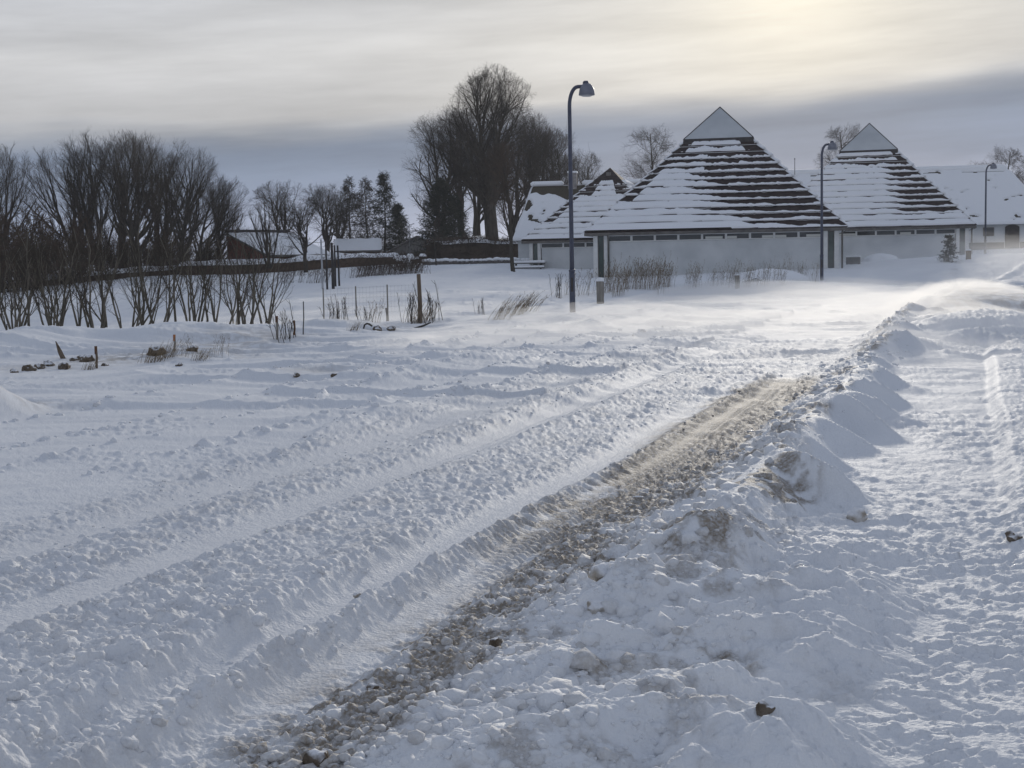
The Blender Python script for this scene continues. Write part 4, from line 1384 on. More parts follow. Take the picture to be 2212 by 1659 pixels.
# --- smaller trees in the middle distance
ROUND = [dict(m=13, t0=0.36, t1=0.98, ang=48, dang=9, length=3.2, k=6, up=0.12, wob=0.13, rr=0.5, lenfall=0.35, rmin=0.02),
         dict(m=6, t0=0.15, t1=0.98, ang=40, dang=11, length=1.6, k=4, up=0.08, wob=0.15, rr=0.46, rmin=0.009),
         dict(m=7, t0=0.1, t1=0.98, ang=38, dang=12, length=0.8, k=3, up=0.06, wob=0.15, rr=0.5, rmin=0.0045),
         dict(m=4, t0=0.1, t1=1.0, ang=35, dang=14, length=0.45, k=2, up=0.06, wob=0.1, rr=0.6, rmin=0.0033)]
t = make_tree('maple_tree', 'round crowned bare tree with short trunk standing in front of the long hedge', 'tree', 41, [((0, 0, -0.4), (0.1, 0, 4.2), 0.24, 0.05, 0.06), ((0, 0, 1.8), (-0.4, 0, 4.9), 0.15, 0.03, 0.08)],
              ellip(3.7, 2.7, 2.7, 2.6), ROUND, 1, group=G_PARK)
p = at(662, 590, 93)
put(t, p, 0, (at(655, 428, 93)[2] - p[2]) / 6.2, first=True)
p = at(705, 566, 112)
put(t, p, 2.2, 0.98, 'dense dark bare tree behind the row of tall posts, close to the round crowned tree')
p = at(735, 566, 118)
put(t, p, 4.2, 0.95, 'bushy dark bare tree beside the low shed roof')
p = at(612, 566, 110)
put(t, p, 1.2, 1.0, 'bare tree behind the brick house roof end')
UPR = [dict(FAN[0], ang=14, m=7, length=4), dict(FAN[1], ang=16, length=1.6, m=5), dict(FAN[2], ang=20, length=0.7, m=4), dict(FAN[3], ang=20, length=0.35, m=2)]
t = make_tree('poplar_tree', 'bare tree with five upright brush-like stems in front of the brick house', 'tree', 42,
              [((0.1 * i, 0.05 * i, -0.3), (-1.5 + 0.72 * i, 0.1 * i, 5.6 - 0.3 * abs(i - 2)), 0.13, 0.03, 0.07) for i in range(5)], ellip(3.6, 2.2, 3.2, 3.6), UPR, 1, group=G_PARK)
p = at(577, 572, 92)
put(t, p, 0, (at(577, 446, 92)[2] - p[2]) / 6.1, first=True)
VASE = [dict(m=16, t0=0.2, t1=0.97, ang=26, dang=7, length=3.2, k=6, up=0.12, wob=0.10, rr=0.5, lenfall=0.4, rmin=0.014),
        dict(m=8, t0=0.15, t1=0.98, ang=32, dang=9, length=1.5, k=4, up=0.10, wob=0.12, rr=0.5, rmin=0.010),
        dict(m=7, t0=0.1, t1=0.98, ang=34, dang=10, length=0.75, k=3, up=0.07, wob=0.12, rr=0.5, rmin=0.0045),
        dict(m=4, t0=0.1, t1=1.0, ang=34, dang=12, length=0.42, k=2, up=0.05, wob=0.1, rr=0.6, rmin=0.0033)]
t = make_tree('field_tree', 'young bare tree alone on the white field, leaning trunk and narrow brown crown', 'tree', 43, [((0.1, 0, -0.3), (-0.25, 0, 6.4), 0.15, 0.02, 0.05)],
              ellip(5.0, 1.95, 3.0, 3.6, -0.2), VASE, 1, twig='twigred', group=None)
put(t, on_ground(1106, 588, 85), 0, 1.0, first=True)
t = make_tree('small_tree', 'thin little bare tree in front of the grey shed', 'tree', 44, [((0, 0, -0.3), (-0.05, 0, 2.6), 0.06, 0.015, 0.03)],
              ellip(2.2, 1.2, 1.2, 1.5), [dict(VASE[0], m=10, t0=0.35, ang=40, length=1.4), dict(VASE[1], m=6, length=0.7), dict(VASE[2], m=5, length=0.35)], 1, group=None)
put(t, on_ground(940, 573, 100), 0, 1.05, first=True)

# --- conifers


def conifer(name, label, seed, H, R, whorls, per, droop, dens, twig='needles', bare=0.15, group='conifers'):
    rng = np.random.default_rng(seed)
    root = thing(name, label, 'tree', (0, 0, 0), 0, group)
    st = stem(rng, (0, 0, -0.3), (0.15, 0, H), 10, 0.04, H * 0.018, 0.02)
    zs = np.repeat(np.linspace(bare, 0.985, whorls), per)
    n = len(zs)
    tt = np.clip(zs + rng.normal(0, 0.012, n), 0.02, 0.99)
    f = tt * 9; i0 = np.floor(f).astype(int); fr = (f - i0)[:, None]
    b = st[0][0][i0] * (1 - fr) + st[0][0][np.minimum(i0 + 1, 9)] * fr
    az = rng.uniform(0, 2 * PI, n)
    L = R * (1 - (tt - bare) / (1 - bare)) ** 0.8 * rng.uniform(0.6, 1.15, n) + 0.15
    k = 5
    pts = np.zeros((n, k, 3)); pts[:, 0] = b
    for j in range(1, k):
        q_ = j / (k - 1)
        el = rad(12) - droop * q_ + 0.5 * droop * (q_ > 0.7) * 1.5
        pts[:, j] = pts[:, j - 1] + np.stack([np.cos(az) * math.cos(el), np.sin(az) * math.cos(el), np.full(n, math.sin(el))], -1) * (L / (k - 1))[:, None] + rng.normal(0, 0.03, (n, 3))
    rb = (0.012 + 0.012 * L / R)[:, None] * np.linspace(1, 0.4, k)
    V, Q = tubes([st], 7)
    link('trunk', np_mesh('trunk', V, Q), root, M['bark'])
    t1 = sprout(rng, pts, rb, dens, 0.1, 1.0, 55, 15, 0.55 * R / 2.2, 3, -0.12, 0.12, 0.6, rmin=0.014)
    t2 = sprout(rng, t1[0], t1[1], 3, 0.1, 1.0, 45, 15, 0.24 * R / 2.2, 2, -0.1, 0.1, 0.8, rmin=0.018)
    V, Q = tubes([(pts, rb), t1, t2], 3)
    link('crown', np_mesh('crown', V, Q), root, M[twig])
    return root


t = conifer('larch_tree', 'sparse bare larch, first of the three pointed conifers left of the limes', 51, 8.0, 2.6, 24, 5, 0.45, 8, 'twig')
put(t, at(757, 560, 122), 0, (at(757, 388, 122)[2] - at(757, 560, 122)[2]) / 8.0, first=True)
put(t, at(796, 560, 126), 2, (at(796, 390, 126)[2] - at(796, 560, 126)[2]) / 8.0, 'sparse bare larch, middle one of the three pointed conifers')
t = conifer('spruce_tree', 'dense dark spruce, last and fullest of the three pointed conifers', 52, 8.0, 2.5, 30, 6, 0.5, 9, 'needles', 0.06)
hh = (at(830, 375, 121)[2] - at(830, 560, 121)[2]) / 8.0
put(t, at(832, 560, 121), 0, hh, first=True)
t2_ = conifer('fir_tree', 'black green fir tree with broad base in front of the lime trunks', 53, 6.2, 2.5, 30, 8, 0.35, 10, 'needles', 0.03)
put(t2_, at(948, 562, 114), 0, (at(945, 383, 114)[2] - at(945, 562, 114)[2]) / 6.2 * 0.96, first=True)
put(t2_, at(985, 562, 118), 2, 0.85, 'low dark fir tucked against the taller fir under the limes')
put(t2_, at(865, 562, 124), 4, 0.78, 'low dark fir behind the grey shed')
t = conifer('dwarf_spruce', 'small dark spruce sapling in the drift against the pavilion wall', 54, 2.2, 0.70, 16, 6, 0.0, 8, 'needles', 0.05, None)
o = put(t, on_ground(2048, 566, 86), 0, 0.85, first=True, sz=0.66)
o['category'] = 'sapling'

# dark thickets at the foot of the left trees


def bush(name, label, seed, R, H, n, mat_, lv=3, group=None, cat='bush', rbase=0.03, leafy=0.0):
    rng = np.random.default_rng(seed)
    root = thing(name, label, cat, (0, 0, 0), 0, group)
    a = rng.uniform(0, 2 * PI, n); q = np.sqrt(rng.random(n))
    k = 5
    pts = np.zeros((n, k, 3))
    b = np.stack([np.cos(a) * q * R * 0.45, np.sin(a) * q * R * 0.45, np.full(n, -0.15)], -1)
    top = np.stack([np.cos(a) * q * R * 1.0, np.sin(a) * q * R * 1.0, H * np.sqrt(1 - 0.7 * q ** 2) * rng.uniform(0.65, 1.05, n)], -1)
    for j in range(k):
        f_ = j / (k - 1)
        pts[:, j] = b + (top - b) * np.array([f_ ** 1.3, f_ ** 1.3, f_])[None] + rng.normal(0, 0.03 * H * f_, (n, 3))
    rd = rbase * np.linspace(1, 0.3, k)[None] * rng.uniform(0.6, 1.1, n)[:, None]
    grp = [(pts, rd)]
    par = grp[0]
    for j in range(lv):
        L = H * (0.34, 0.18, 0.10)[j]
        par = sprout(rng, par[0], par[1], (7, 5, 4)[j], 0.15, 1.0, 32, 12, L, (4, 3, 2)[j], 0.06, 0.12, 0.6, rmin=rbase * (0.4, 0.3, 0.22)[j])
        grp.append(par)
    V, Q = tubes(grp[:1], 5)
    link('stems', np_mesh('stems', V, Q), root, M['bark'])
    V, Q = tubes(grp[1:], 3)
    link('twigs', np_mesh('twigs', V, Q), root, M[mat_])
    return root


t = bush('thicket', 'dark brown leafy thicket under the rounded clump of trees', 61, 1.6, 3.9, 30, 'brownleaf', 3, 'dark thickets', rbase=0.05)
p = at(150, 600, 92); p[2] = gz(p[0], p[1])
put(t, p, 0, 1.1, first=True)
p = at(55, 610, 86); p[2] = gz(p[0], p[1])
put(t, p, 2, 1.2, 'large black-brown thicket against the tree at the picture edge')
p = at(5, 612, 84); p[2] = gz(p[0], p[1])
put(t, p, 4, 1.15, 'dark thicket cut by the left picture edge')
for i, (px, lb, s_) in enumerate(((255, 'low brown thicket between the trunks of the rounded clump, nearest the tall thicket', 0.8), (330, 'low brown thicket in the middle of the rounded clump', 0.85), (385, 'low brown thicket at the far end of the rounded clump', 0.7), (455, 'low grey-brown thicket beside the brick house wall', 0.6))):
    p = at(px, 596, 99 + i); p[2] = gz(p[0], p[1])
    put(t, p, i * 1.3, s_, lb)

# --- the row of young trees along the verge
SAP = [dict(m=4, t0=0.16, t1=0.9, ang=24, dang=8, length=1.5, k=6, up=0.08, wob=0.09, rr=0.62, lenfall=0.45, rmin=0.010),
       dict(m=5, t0=0.15, t1=0.98, ang=30, dang=10, length=0.75, k=4, up=0.08, wob=0.12, rr=0.48, rmin=0.0042),
       dict(m=4, t0=0.12, t1=0.98, ang=32, dang=12, length=0.40, k=3, up=0.06, wob=0.12, rr=0.5, rmin=0.0024),
       dict(m=2, t0=0.1, t1=1.0, ang=32, dang=12, length=0.22, k=2, up=0.05, wob=0.1, rr=0.6, rmin=0.0018)]
saps = []
G_ROW = 'young bare trees in a row along the verge'
for k in range(5):
    rr_ = random.Random(k + 77)
    if k < 3:      # vase of several stems
        ns = (4, 3, 5)[k]
        st_ = [((rr_.uniform(-.05, .05), rr_.uniform(-.05, .05), -0.2), (0.75 * math.cos(2 * PI * i / ns + k), 0.75 * math.sin(2 * PI * i / ns + k), 2.5 + rr_.uniform(-.4, .3)), 0.040, 0.008, 0.04) for i in range(ns)]
    else:          # a single taller stem
        st_ = [((0, 0, -0.2), (rr_.uniform(-.3, .3), rr_.uniform(-.2, .2), 3.1), 0.050, 0.008, 0.04)]
    saps.append(make_tree('young_tree', 'young bare tree', 'young tree', 80 + k, st_, ellip(1.7, 1.2 if k < 3 else 0.85, 1.4 if k < 3 else 1.7, 2.0), SAP, 1, bark='barkgreen', twig='twig', group=G_ROW, nside=(7, 4, 3)))
row = [(-30, 752, 0), (35, 750, 0), (72, 747, 3), (120, 750, 2), (158, 745, 1), (204, 741, 2), (236, 739, 4), (280, 736, 1), (310, 732, 4), (345, 730, 0), (388, 727, 3),
       (418, 725, 2), (452, 726, 3), (478, 724, 1), (512, 723, 4), (536, 721, 2), (575, 716, 0)]
used = set()
KINDW = {0: 'four thin fanning stems', 1: 'three slender spreading stems', 2: 'five crowded low stems', 3: 'one straight twiggy stem', 4: 'one crooked sparse stem'}
rr_ = random.Random(3)
for i, (px, py, k) in enumerate(row):
    dist = 34.0 + (px + 30) / 620 * 8.0 + rr_.uniform(-0.8, 0.8)
    p = at(px, py, dist)
    p[2] = gz(p[0], p[1])
    put(saps[k], p, rr_.uniform(0, 6.28), rr_.uniform(0.88, 1.12), '%s in the row of young verge trees, %s' % (ORD[i], KINDW[k]), first=k not in used)
    used.add(k)
# a second, fainter line behind them
for i in range(6):
    px = 25 + i * 95 + rr_.uniform(-12, 12)
    dist = 41.5 + i * 0.8
    p = at(px, 715, dist); p[2] = gz(p[0], p[1])
    put(saps[(i * 2) % 5], p, rr_.uniform(0, 6.28), rr_.uniform(0.85, 1.15), '%s young tree from the left in the thinner back row of the verge' % ORD[i])

# --- hedges


def hedge(label, path, wdt, hgt, seed, m='brownleaf', cap=0.22, spikes=1500, group='clipped hedges', rag=0.10):
    path = np.array(path, float)
    seg = np.r_[0, np.cumsum(np.hypot(*np.diff(path, axis=0).T))]
    n = int(seg[-1] / 0.45)
    u = np.linspace(0, seg[-1], n)
    cx, cy_ = np.interp(u, seg, path[:, 0]), np.interp(u, seg, path[:, 1])
    tx, ty = np.gradient(cx), np.gradient(cy_)
    l_ = np.hypot(tx, ty); nx, ny_ = -ty / l_, tx / l_
    zg = base_h(cx, cy_) + macro(cx, cy_)
    c0 = (cx[n // 2], cy_[n // 2], zg[n // 2])
    root = thing('hedge', label, 'hedge', c0, 0, group)
    prof = [(-0.5, -0.3), (-0.52, 0.35), (-0.50, 0.8), (-0.36, 1.0), (0, 1.03), (0.36, 1.0), (0.5, 0.8), (0.52, 0.35), (0.5, -0.3)]
    rng = np.random.default_rng(seed)
    P = np.zeros((n, len(prof), 3))
    for j, (a, b) in enumerate(prof):
        w_ = wdt * a * (1 + 0.25 * (fbm(u * 0.9, u * 0 + j, 3, seed) - 0.5)) + rng.normal(0, 0.03, n)
        hh = hgt * (1 + 0.25 * (fbm(u * 0.25, u * 0, 3, seed + 3) - 0.5)) * b + rng.normal(0, 0.025, n)
        P[:, j] = np.stack([cx + nx * w_, cy_ + ny_ * w_, zg + hh], -1)
    loc = np.array(c0)
    V, Q = (P - loc).reshape(-1, 3), grid_quads(n, len(prof))
    i = rng.integers(0, n, spikes); j = rng.integers(1, len(prof) - 1, spikes)
    b = P[i, j] + rng.normal(0, 0.12, (spikes, 3)) - loc
    out = unit(np.stack([nx[i] * np.sign(np.array([p_[0] for p_ in prof])[j]) * 0.7, ny_[i] * np.sign(np.array([p_[0] for p_ in prof])[j]) * 0.7, np.full(spikes, 0.6)], -1) + rng.normal(0, 0.5, (spikes, 3)))
    pts = np.stack([b, b + out * rng.uniform(0.5, 1.5, spikes)[:, None] * rag * 1.6], 1)
    V2, Q2 = tubes([(pts, np.tile([[0.020, 0.008]], (spikes, 1)))], 3)
    link('foliage', np_mesh('foliage', np.concatenate([V, V2]), np.concatenate([Q, Q2 + len(V)])), root, M[m])
    if cap:
        a = np.linspace(-0.5, 0.5, 7)
        K = np.zeros((n, 7, 3))
        bl = fbm(u * 0.55, u * 0, 4, seed + 9)
        for j in range(7):
            e_h = max(0.0, 1 - (2 * a[j]) ** 2) ** 0.5
            th_ = cap * e_h * (0.35 + 1.3 * bl) - 0.05
            w_ = wdt * a[j] * 1.06
            hh = hgt * (1 + 0.25 * (fbm(u * 0.25, u * 0, 3, seed + 3) - 0.5)) * (1.0 if abs(a[j]) < 0.4 else 0.93)
            K[:, j] = np.stack([cx + nx * w_, cy_ + ny_ * w_, zg + hh + th_], -1)
        link('snow_cap', np_mesh('snow_cap', (K - loc).reshape(-1, 3), grid_quads(n, 7)), root, M['snow'])
    return root


hedge('long low dark hedge with broken snow cap running behind the young trees and tall posts', [at(-60, 625, 88)[:2], at(150, 610, 93)[:2], at(400, 592, 99)[:2], at(600, 580, 104)[:2], at(760, 574, 108)[:2], at(900, 569, 110)[:2]], 1.3, 0.45, 801, 'brownleaf', 0.26, 6000, rag=0.2)
hedge('taller leafless beech hedge under the limes, ragged top with little snow', [at(938, 570, 109)[:2], at(1000, 566, 112)[:2], at(1062, 566, 113)[:2], at(1128, 566, 112)[:2]], 1.4, 1.55, 802, 'twigred', 0.16, 3500, rag=0.2)
hedge('dark upper hedge with thick snow on top, nearer the brick house and low shed', [at(400, 580, 97)[:2], at(520, 577, 94)[:2], at(640, 573, 97)[:2], at(760, 569, 103)[:2], at(850, 566, 108)[:2]], 1.2, 0.75, 803, 'brownleaf', 0.30, 3000)

# --- row of snowy field stones under the limes
rng = np.random.default_rng(9)
shapes, f_i = clod_shapes(2, 4, 77)
stones = []
for k in range(4):
    stones.append(np_mesh('field_stone', shapes[k] * [0.34, 0.26, 0.24], f_i))
    stones[-1].materials.append(M['stone'])
sv, sf = ico(2)
capm = np_mesh('snow_cap', np.stack([sv[:, 0] * 0.33, sv[:, 1] * 0.27, np.maximum(sv[:, 2], -0.2) * 0.15 + 0.17], -1), sf)
capm.materials.append(M['snow'])
for i in range(26):
    px = 918 + i * 9.2 + rng.uniform(-2, 2)
    p = at(px, 579 - (i / 26) * 4 + rng.uniform(-0.8, 0.8), 101)
    z = gz(p[0], p[1])
    o = link('field_stone', stones[i % 4])
    o.location = (p[0], p[1], z + 0.10); o.rotation_euler = (0, 0, rng.uniform(0, 6)); sc_ = rng.uniform(0.75, 1.15); o.scale = (sc_,) * 3
    tag(o, '%s dark snow capped field stone from the fir end of the low stone row' % ORD[i], 'stone', 'field stones in a low row')
    link('snow_cap', capm, o)

# ------------------------------------------------------------------ street lamps


def make_lamp():
    root = thing('street_lamp', 'tall dark blue-grey gooseneck street lamp, nearest one at the road edge before the pavilions', 'street lamp', (0, 0, 0), 0, 'gooseneck street lamps')
    H = 5.85
    MB().tube([(0, 0, -0.4), (0, 0, 1.15)], 0.075, 14).build('base_sleeve', M['lamp'], root, smooth=True)
    MB().box(-0.03, 0.03, -0.079, -0.060, 0.62, 0.98).build('service_hatch', M['plinth'], root, bevel=0.006)
    MB().lathe([(0.062, 1.12), (0.085, 1.135), (0.085, 1.17), (0.060, 1.19)], 16).build('collar', M['lamp'], root, smooth=True)
    MB().lathe([(0.42, -0.10), (0.30, 0.0), (0.17, 0.06), (0.085, 0.09)], 16).build('foot_drift', M['snow'], root, smooth=True)
    pts = [(0, 0, 1.10), (0, 0, 3.2), (0, 0, H - 0.55)]
    rd = [0.060, 0.055, 0.050]
    R_ = 0.22
    for a in np.linspace(0.15, 1.0, 8):
        th = a * PI / 2 * 0.98
        pts.append((R_ * (1 - math.cos(th)), 0, H - 0.55 + 0.48 * math.sin(th)))
        rd.append(0.048)
    pts.append((0.37, 0, H - 0.065)); rd.append(0.045)
    MB().tube(pts, rd, 12).build('pole', M['lamp'], root, smooth=True)
    cx = 0.44
    sh = MB().lathe([(0.03, 0.10), (0.10, 0.085), (0.15, 0.03), (0.185, -0.06), (0.205, -0.19), (0.19, -0.20)][::-1], 24, (cx, 0, H - 0.09)).build('lamp_shade', M['lampshade'], root, smooth=True)
    MB().lathe([(0.02, -0.235), (0.12, -0.225), (0.175, -0.195)], 24, (cx, 0, H - 0.09)).build('bowl', M['bowl'], sh, smooth=True)
    MB().lathe([(0.075, 0.05), (0.078, 0.13), (0.05, 0.16)], 16, (cx - 0.02, 0, H - 0.09)).build('shade_collar', M['lamp'], sh, smooth=True)
    return root


lampo = make_lamp()
p = on_ground(1237, 678, 36.5)
put(lampo, p, rad(-4), 1.0, first=True)
p = on_ground(1775, 608, 60, span=0.12)
hh = (at(1785, 305, p[1])[2] - p[2]) / 5.87
put(lampo, p, rad(-8), hh, 'dark gooseneck street lamp in front of the corner of the large pavilion')
p = on_ground(2128, 558, 88, span=0.12)
hh = (at(2138, 352, p[1])[2] - p[2]) / 5.87
put(lampo, p, rad(-10), hh, 'thin far gooseneck street lamp before the long farmhouse')
# thin garden lamp behind the shed and a mast behind the pavilions
root = thing('garden_lamp', 'thin pale lamp post rising behind the grey shed', 'lamp post', (0, 0, 0))
MB().tube([(0, 0, -0.3), (0, 0, 4.2), (0.1, 0, 4.6), (0.5, 0, 4.75)], [0.05, 0.035, 0.03, 0.03], 8).build('pole', M['wire'], root, smooth=True)
MB().lathe([(0.03, 0.08), (0.16, 0.0), (0.15, -0.03)][::-1], 12, (0.55, 0, 4.72)).build('lamp_shade', M['lampshade'], root, smooth=True)
p = at(886, 560, 112)
put(root, p, 0, (at(886, 482, 112)[2] - p[2]) / 4.75, first=True)
root = thing('mast', 'thin grey mast standing behind the large pavilion roof', 'mast', (0, 0, 0))
MB().tube([(0, 0, 0), (0, 0, 9.2), (0, 0, 11.5)], [0.07, 0.05, 0.035], 8).build('pole', M['wire'], root, smooth=True)
MB().lathe([(0.02, 0.1), (0.07, 0.05), (0.07, -0.05), (0.03, -0.08)][::-1], 10, (0, 0, 11.5)).build('finial', M['wire'], root, smooth=True)
p = at(1717, 572, 112); p[2] = gz(p[0], p[1])
put(root, p, 0, (at(1717, 340, 112)[2] - p[2]) / 11.6, first=True)

# ------------------------------------------------------------------ posts and stakes


def post(name, label, cat, px, py, d, top_px, top_py, r, m, group=None, taper=0.85, snow=0.0, n=10, tip=None, top_slant=0.0):
    p = on_ground(px, py, d, span=0.12)
    q = at(top_px, top_py, p[1])
    root = thing(name, label, cat, tuple(p), 0, group)
    top = np.array([q[0] - p[0], 0.02, q[2] - p[2]])
    mid = top * 0.5 + np.array([0.01, 0, 0])
    mb = MB().tube([top * -0.12, top * 0.2, mid, top], [r * 1.05, r, r * (1 + taper) / 2, r * taper], n)
    if top_slant:
        k = len(mb.v) - n
        for i in range(k, len(mb.v)):
            v = mb.v[i]
            mb.v[i] = (v[0], v[1], v[2] + (v[0] - top[0]) * top_slant)
    mb.build('shaft', M[m], root, smooth=False, bevel=0.006)
    if tip:
        MB().tube([top * (1 - tip[1]), top * 1.004], r * 1.08, n).build('tip', M[tip[0]], root)
    if snow:
        MB().lathe([(r * 1.12, 0.0), (r * 1.15, snow * 0.4), (r * 0.8, snow * 0.8), (r * 0.25, snow)], 14, tuple(top - [0, 0, 0.01])).build('snow_cap', M['snow'], root, smooth=True)
    return root


post('fence_post', 'tall leaning brown wooden post with a grassy mound at its foot', 'post', 908, 698, 36, 904, 592, 0.060, 'post')
post('bollard', 'stout weathered wooden bollard capped with snow, just right of the nearest lamp', 'bollard', 1297, 655, 44, 1296, 607, 0.120, 'greypost', 'wooden bollards', 1.1, 0.12, 12, None, -0.3)
post('bollard', 'squat wooden bollard beside the snow heap in front of the large pavilion', 'bollard', 1593, 625, 52, 1592, 594, 0.095, 'greypost', 'wooden bollards', 1.0, 0.03, 12)
post('bollard', 'short dark bollard with flat snow top near the third lamp', 'bollard', 2092, 561, 82, 2092, 541, 0.14, 'post', 'wooden bollards', 1.0, 0.10, 12)
for i, (px, py, tx, ty, m_, lb) in enumerate(((697, 625, 693, 517, 'palepost', 'slim pale grey pole, the only light one of the five tall poles on the field'), (707, 625, 703, 520, 'darkpost', 'tall dark pole standing next to the pale pole on the field'),
                                              (720, 624, 716, 524, 'darkpost', 'dark pole in the middle of the five on the field, thickest of them'), (725, 620, 722, 530, 'darkpost', 'thin dark pole set just behind the thickest of the five poles'), (733, 619, 729, 530, 'darkpost', 'dark pole last of the five on the field, on the shed side'))):
    post('tall_pole', lb, 'pole', px, py, 70, tx, ty, 0.075 if i == 2 else 0.05, m_, 'tall poles on the field', 0.9)
G_ST = 'thin marker stakes on the verge'
post('marker_stake', 'thin rusty stake with dark top by the soil clods', 'stake', 209, 797, 23, 206, 748, 0.021, 'post', G_ST, 0.95, tip=('rust', 0.35))
post('marker_stake', 'thin stake with orange-brown top in front of the drift crest', 'stake', 377, 757, 27, 376, 723, 0.022, 'greypost', G_ST, 0.95, tip=('orange', 0.40))
post('marker_stake', 'pale thin stake with dark top, taller of the stake pair on the verge', 'stake', 599, 737, 30, 597, 683, 0.026, 'greypost', G_ST, 0.95, tip=('rust', 0.25))
post('marker_stake', 'short reddish stake next to the pale one on the verge', 'stake', 636, 727, 31, 635, 692, 0.022, 'rust', G_ST, 0.95)
post('marker_stake', 'long thin dark rod among the weeds on the verge', 'stake', 655, 722, 32, 655, 651, 0.012, 'darkpost', G_ST, 0.95)
post('marker_stake', 'thin grey rod standing beside the tall leaning post', 'stake', 889, 697, 37, 886, 645, 0.012, 'darkpost', G_ST, 0.95)
post('marker_stake', 'short broken grey stake among weeds left of the leaning post', 'stake', 838, 698, 38, 834, 665, 0.04, 'greypost', G_ST, 0.8)
post('marker_stake', 'thin grey stake at the left picture edge beyond the drift', 'stake', 15, 742, 30, 14, 700, 0.012, 'darkpost', G_ST, 0.95)
# wire fence across the field
root = thing('wire_fence', 'faint wire mesh fence across the field behind the leaning post', 'fence', tuple(on_ground(900, 690, 40)))
o_ = np.array(root.location)
fp = [on_ground(px, py, d) for px, py, d in ((700, 690, 45), (770, 686, 44), (838, 683, 43), (908, 680, 42))]
for p in fp:
    MB().tube([p - o_ - [0, 0, 0.2], p - o_ + [0, 0, 1.05]], 0.025, 6).build('fence_post', M['greypost'], root)
wires = MB()
for a, b in zip(fp[:-1], fp[1:]):
    for h_ in np.linspace(0.15, 1.0, 6):
        wires.tube([a - o_ + [0, 0, h_], b - o_ + [0, 0, h_]], 0.0022, 3, False)
    for k in np.linspace(0, 1, 10)[1:-1]:
        q = a + (b - a) * k - o_
        wires.tube([q + [0, 0, 0.12], q + [0, 0, 1.02]], 0.0018, 3, False)
wires.build('wire_mesh', M['wire'], root)

# barrel by the young trees
p = at(262, 738, 32.5)
p[2] = gz(p[0], p[1])
root = thing('barrel', 'dark snow topped barrel standing among the young trees', 'barrel', tuple(p))
root.scale = (0.5, 0.5, 0.5)
MB().lathe([(0.25, -0.2), (0.26, 0.0), (0.29, 0.25), (0.265, 0.52), (0.25, 0.54)], 20).build('body', M['darkpost'], root, smooth=True)
for z in (0.1, 0.42):
    MB().lathe([(0.285, z - 0.02), (0.292, z), (0.285, z + 0.02)], 20).build('hoop', M['rust'], root, smooth=True)
MB().lathe([(0.25, 0.54), (0.22, 0.60), (0.1, 0.63)], 18).build('snow_cap', M['snow'], root, smooth=True)

# picnic table by the farmhouse
p = on_ground(1142, 580, 92, span=0.1)
root = thing('picnic_table', 'snow laden picnic table with benches beside the small pavilion', 'table', (p[0], p[1], p[2] - 0.38), rad(-5))
for y in (-0.24, 0, 0.24):
    MB().box(-1.1, 1.1, y - 0.11, y + 0.11, 0.70, 0.745).build('tabletop_board', M['darkpost'], root)
for y in (-0.72, 0.72):
    b_ = MB().box(-1.1, 1.1, y - 0.13, y + 0.13, 0.40, 0.44).build('seat', M['darkpost'], root)
    MB().box(-1.1, 1.1, y - 0.13, y + 0.13, 0.441, 0.58).build('seat_snow', M['snow'], b_, bevel=0.05)
for x in (-0.85, 0.85):
    for s_ in (-1, 1):
        MB().tube([(x, s_ * 0.75, -0.2), (x, s_ * 0.2, 0.69)], 0.05, 6).build('leg', M['darkpost'], root)
MB().box(-1.13, 1.13, -0.38, 0.38, 0.746, 0.93).build('tabletop_snow', M['snow'], root, bevel=0.07)
p = on_ground(1168, 576, 95, span=0.1)
root = thing('garden_bench', 'snow covered garden bench at the farmhouse corner behind the picnic table', 'bench', tuple(p), rad(-60))
MB().box(-0.8, 0.8, -0.22, 0.22, 0.40, 0.45).build('seat', M['darkpost'], root)
MB().box(-0.8, 0.8, 0.23, 0.27, 0.55, 0.95).build('backrest', M['darkpost'], root)
MB().box(-0.82, 0.82, -0.22, 0.215, 0.451, 0.62).build('seat_snow', M['snow'], root, bevel=0.06)
for x in (-0.7, 0.7):
    for y in (-0.18, 0.2):
        MB().box(x - 0.04, x + 0.04, y - 0.04, y + 0.04, -0.2, 0.398).build('leg', M['darkpost'], root)

# snow heap with boards, cabinet and snow lump by the pavilions


def lump(name, label, cat, p, rx, ry, rz_, seed, m='snow', kind=None, pw=1.0, yaw=0.0, group=None):
    v, f = ico(4)
    q = v.copy()
    n = 1 + 0.5 * (fbm(v[:, 0] * 1.6 + v[:, 2], v[:, 1] * 1.6 + seed, 4, seed) - 0.5)
    q = q * n[:, None]
    z = np.maximum(q[:, 2], -0.35)
    P = np.stack([q[:, 0] * rx * (1.15 - 0.35 * np.clip(z, 0, 1)), q[:, 1] * ry * (1.15 - 0.35 * np.clip(z, 0, 1)), np.sign(z) * np.abs(z) ** pw * rz_], -1)
    o = link(name, np_mesh(name, P, f, True, {'dirt': np.zeros(len(P))}), None, M[m])
    o.location = tuple(p); o.rotation_euler = (0, 0, yaw)
    return tag(o, label, cat, group, kind)


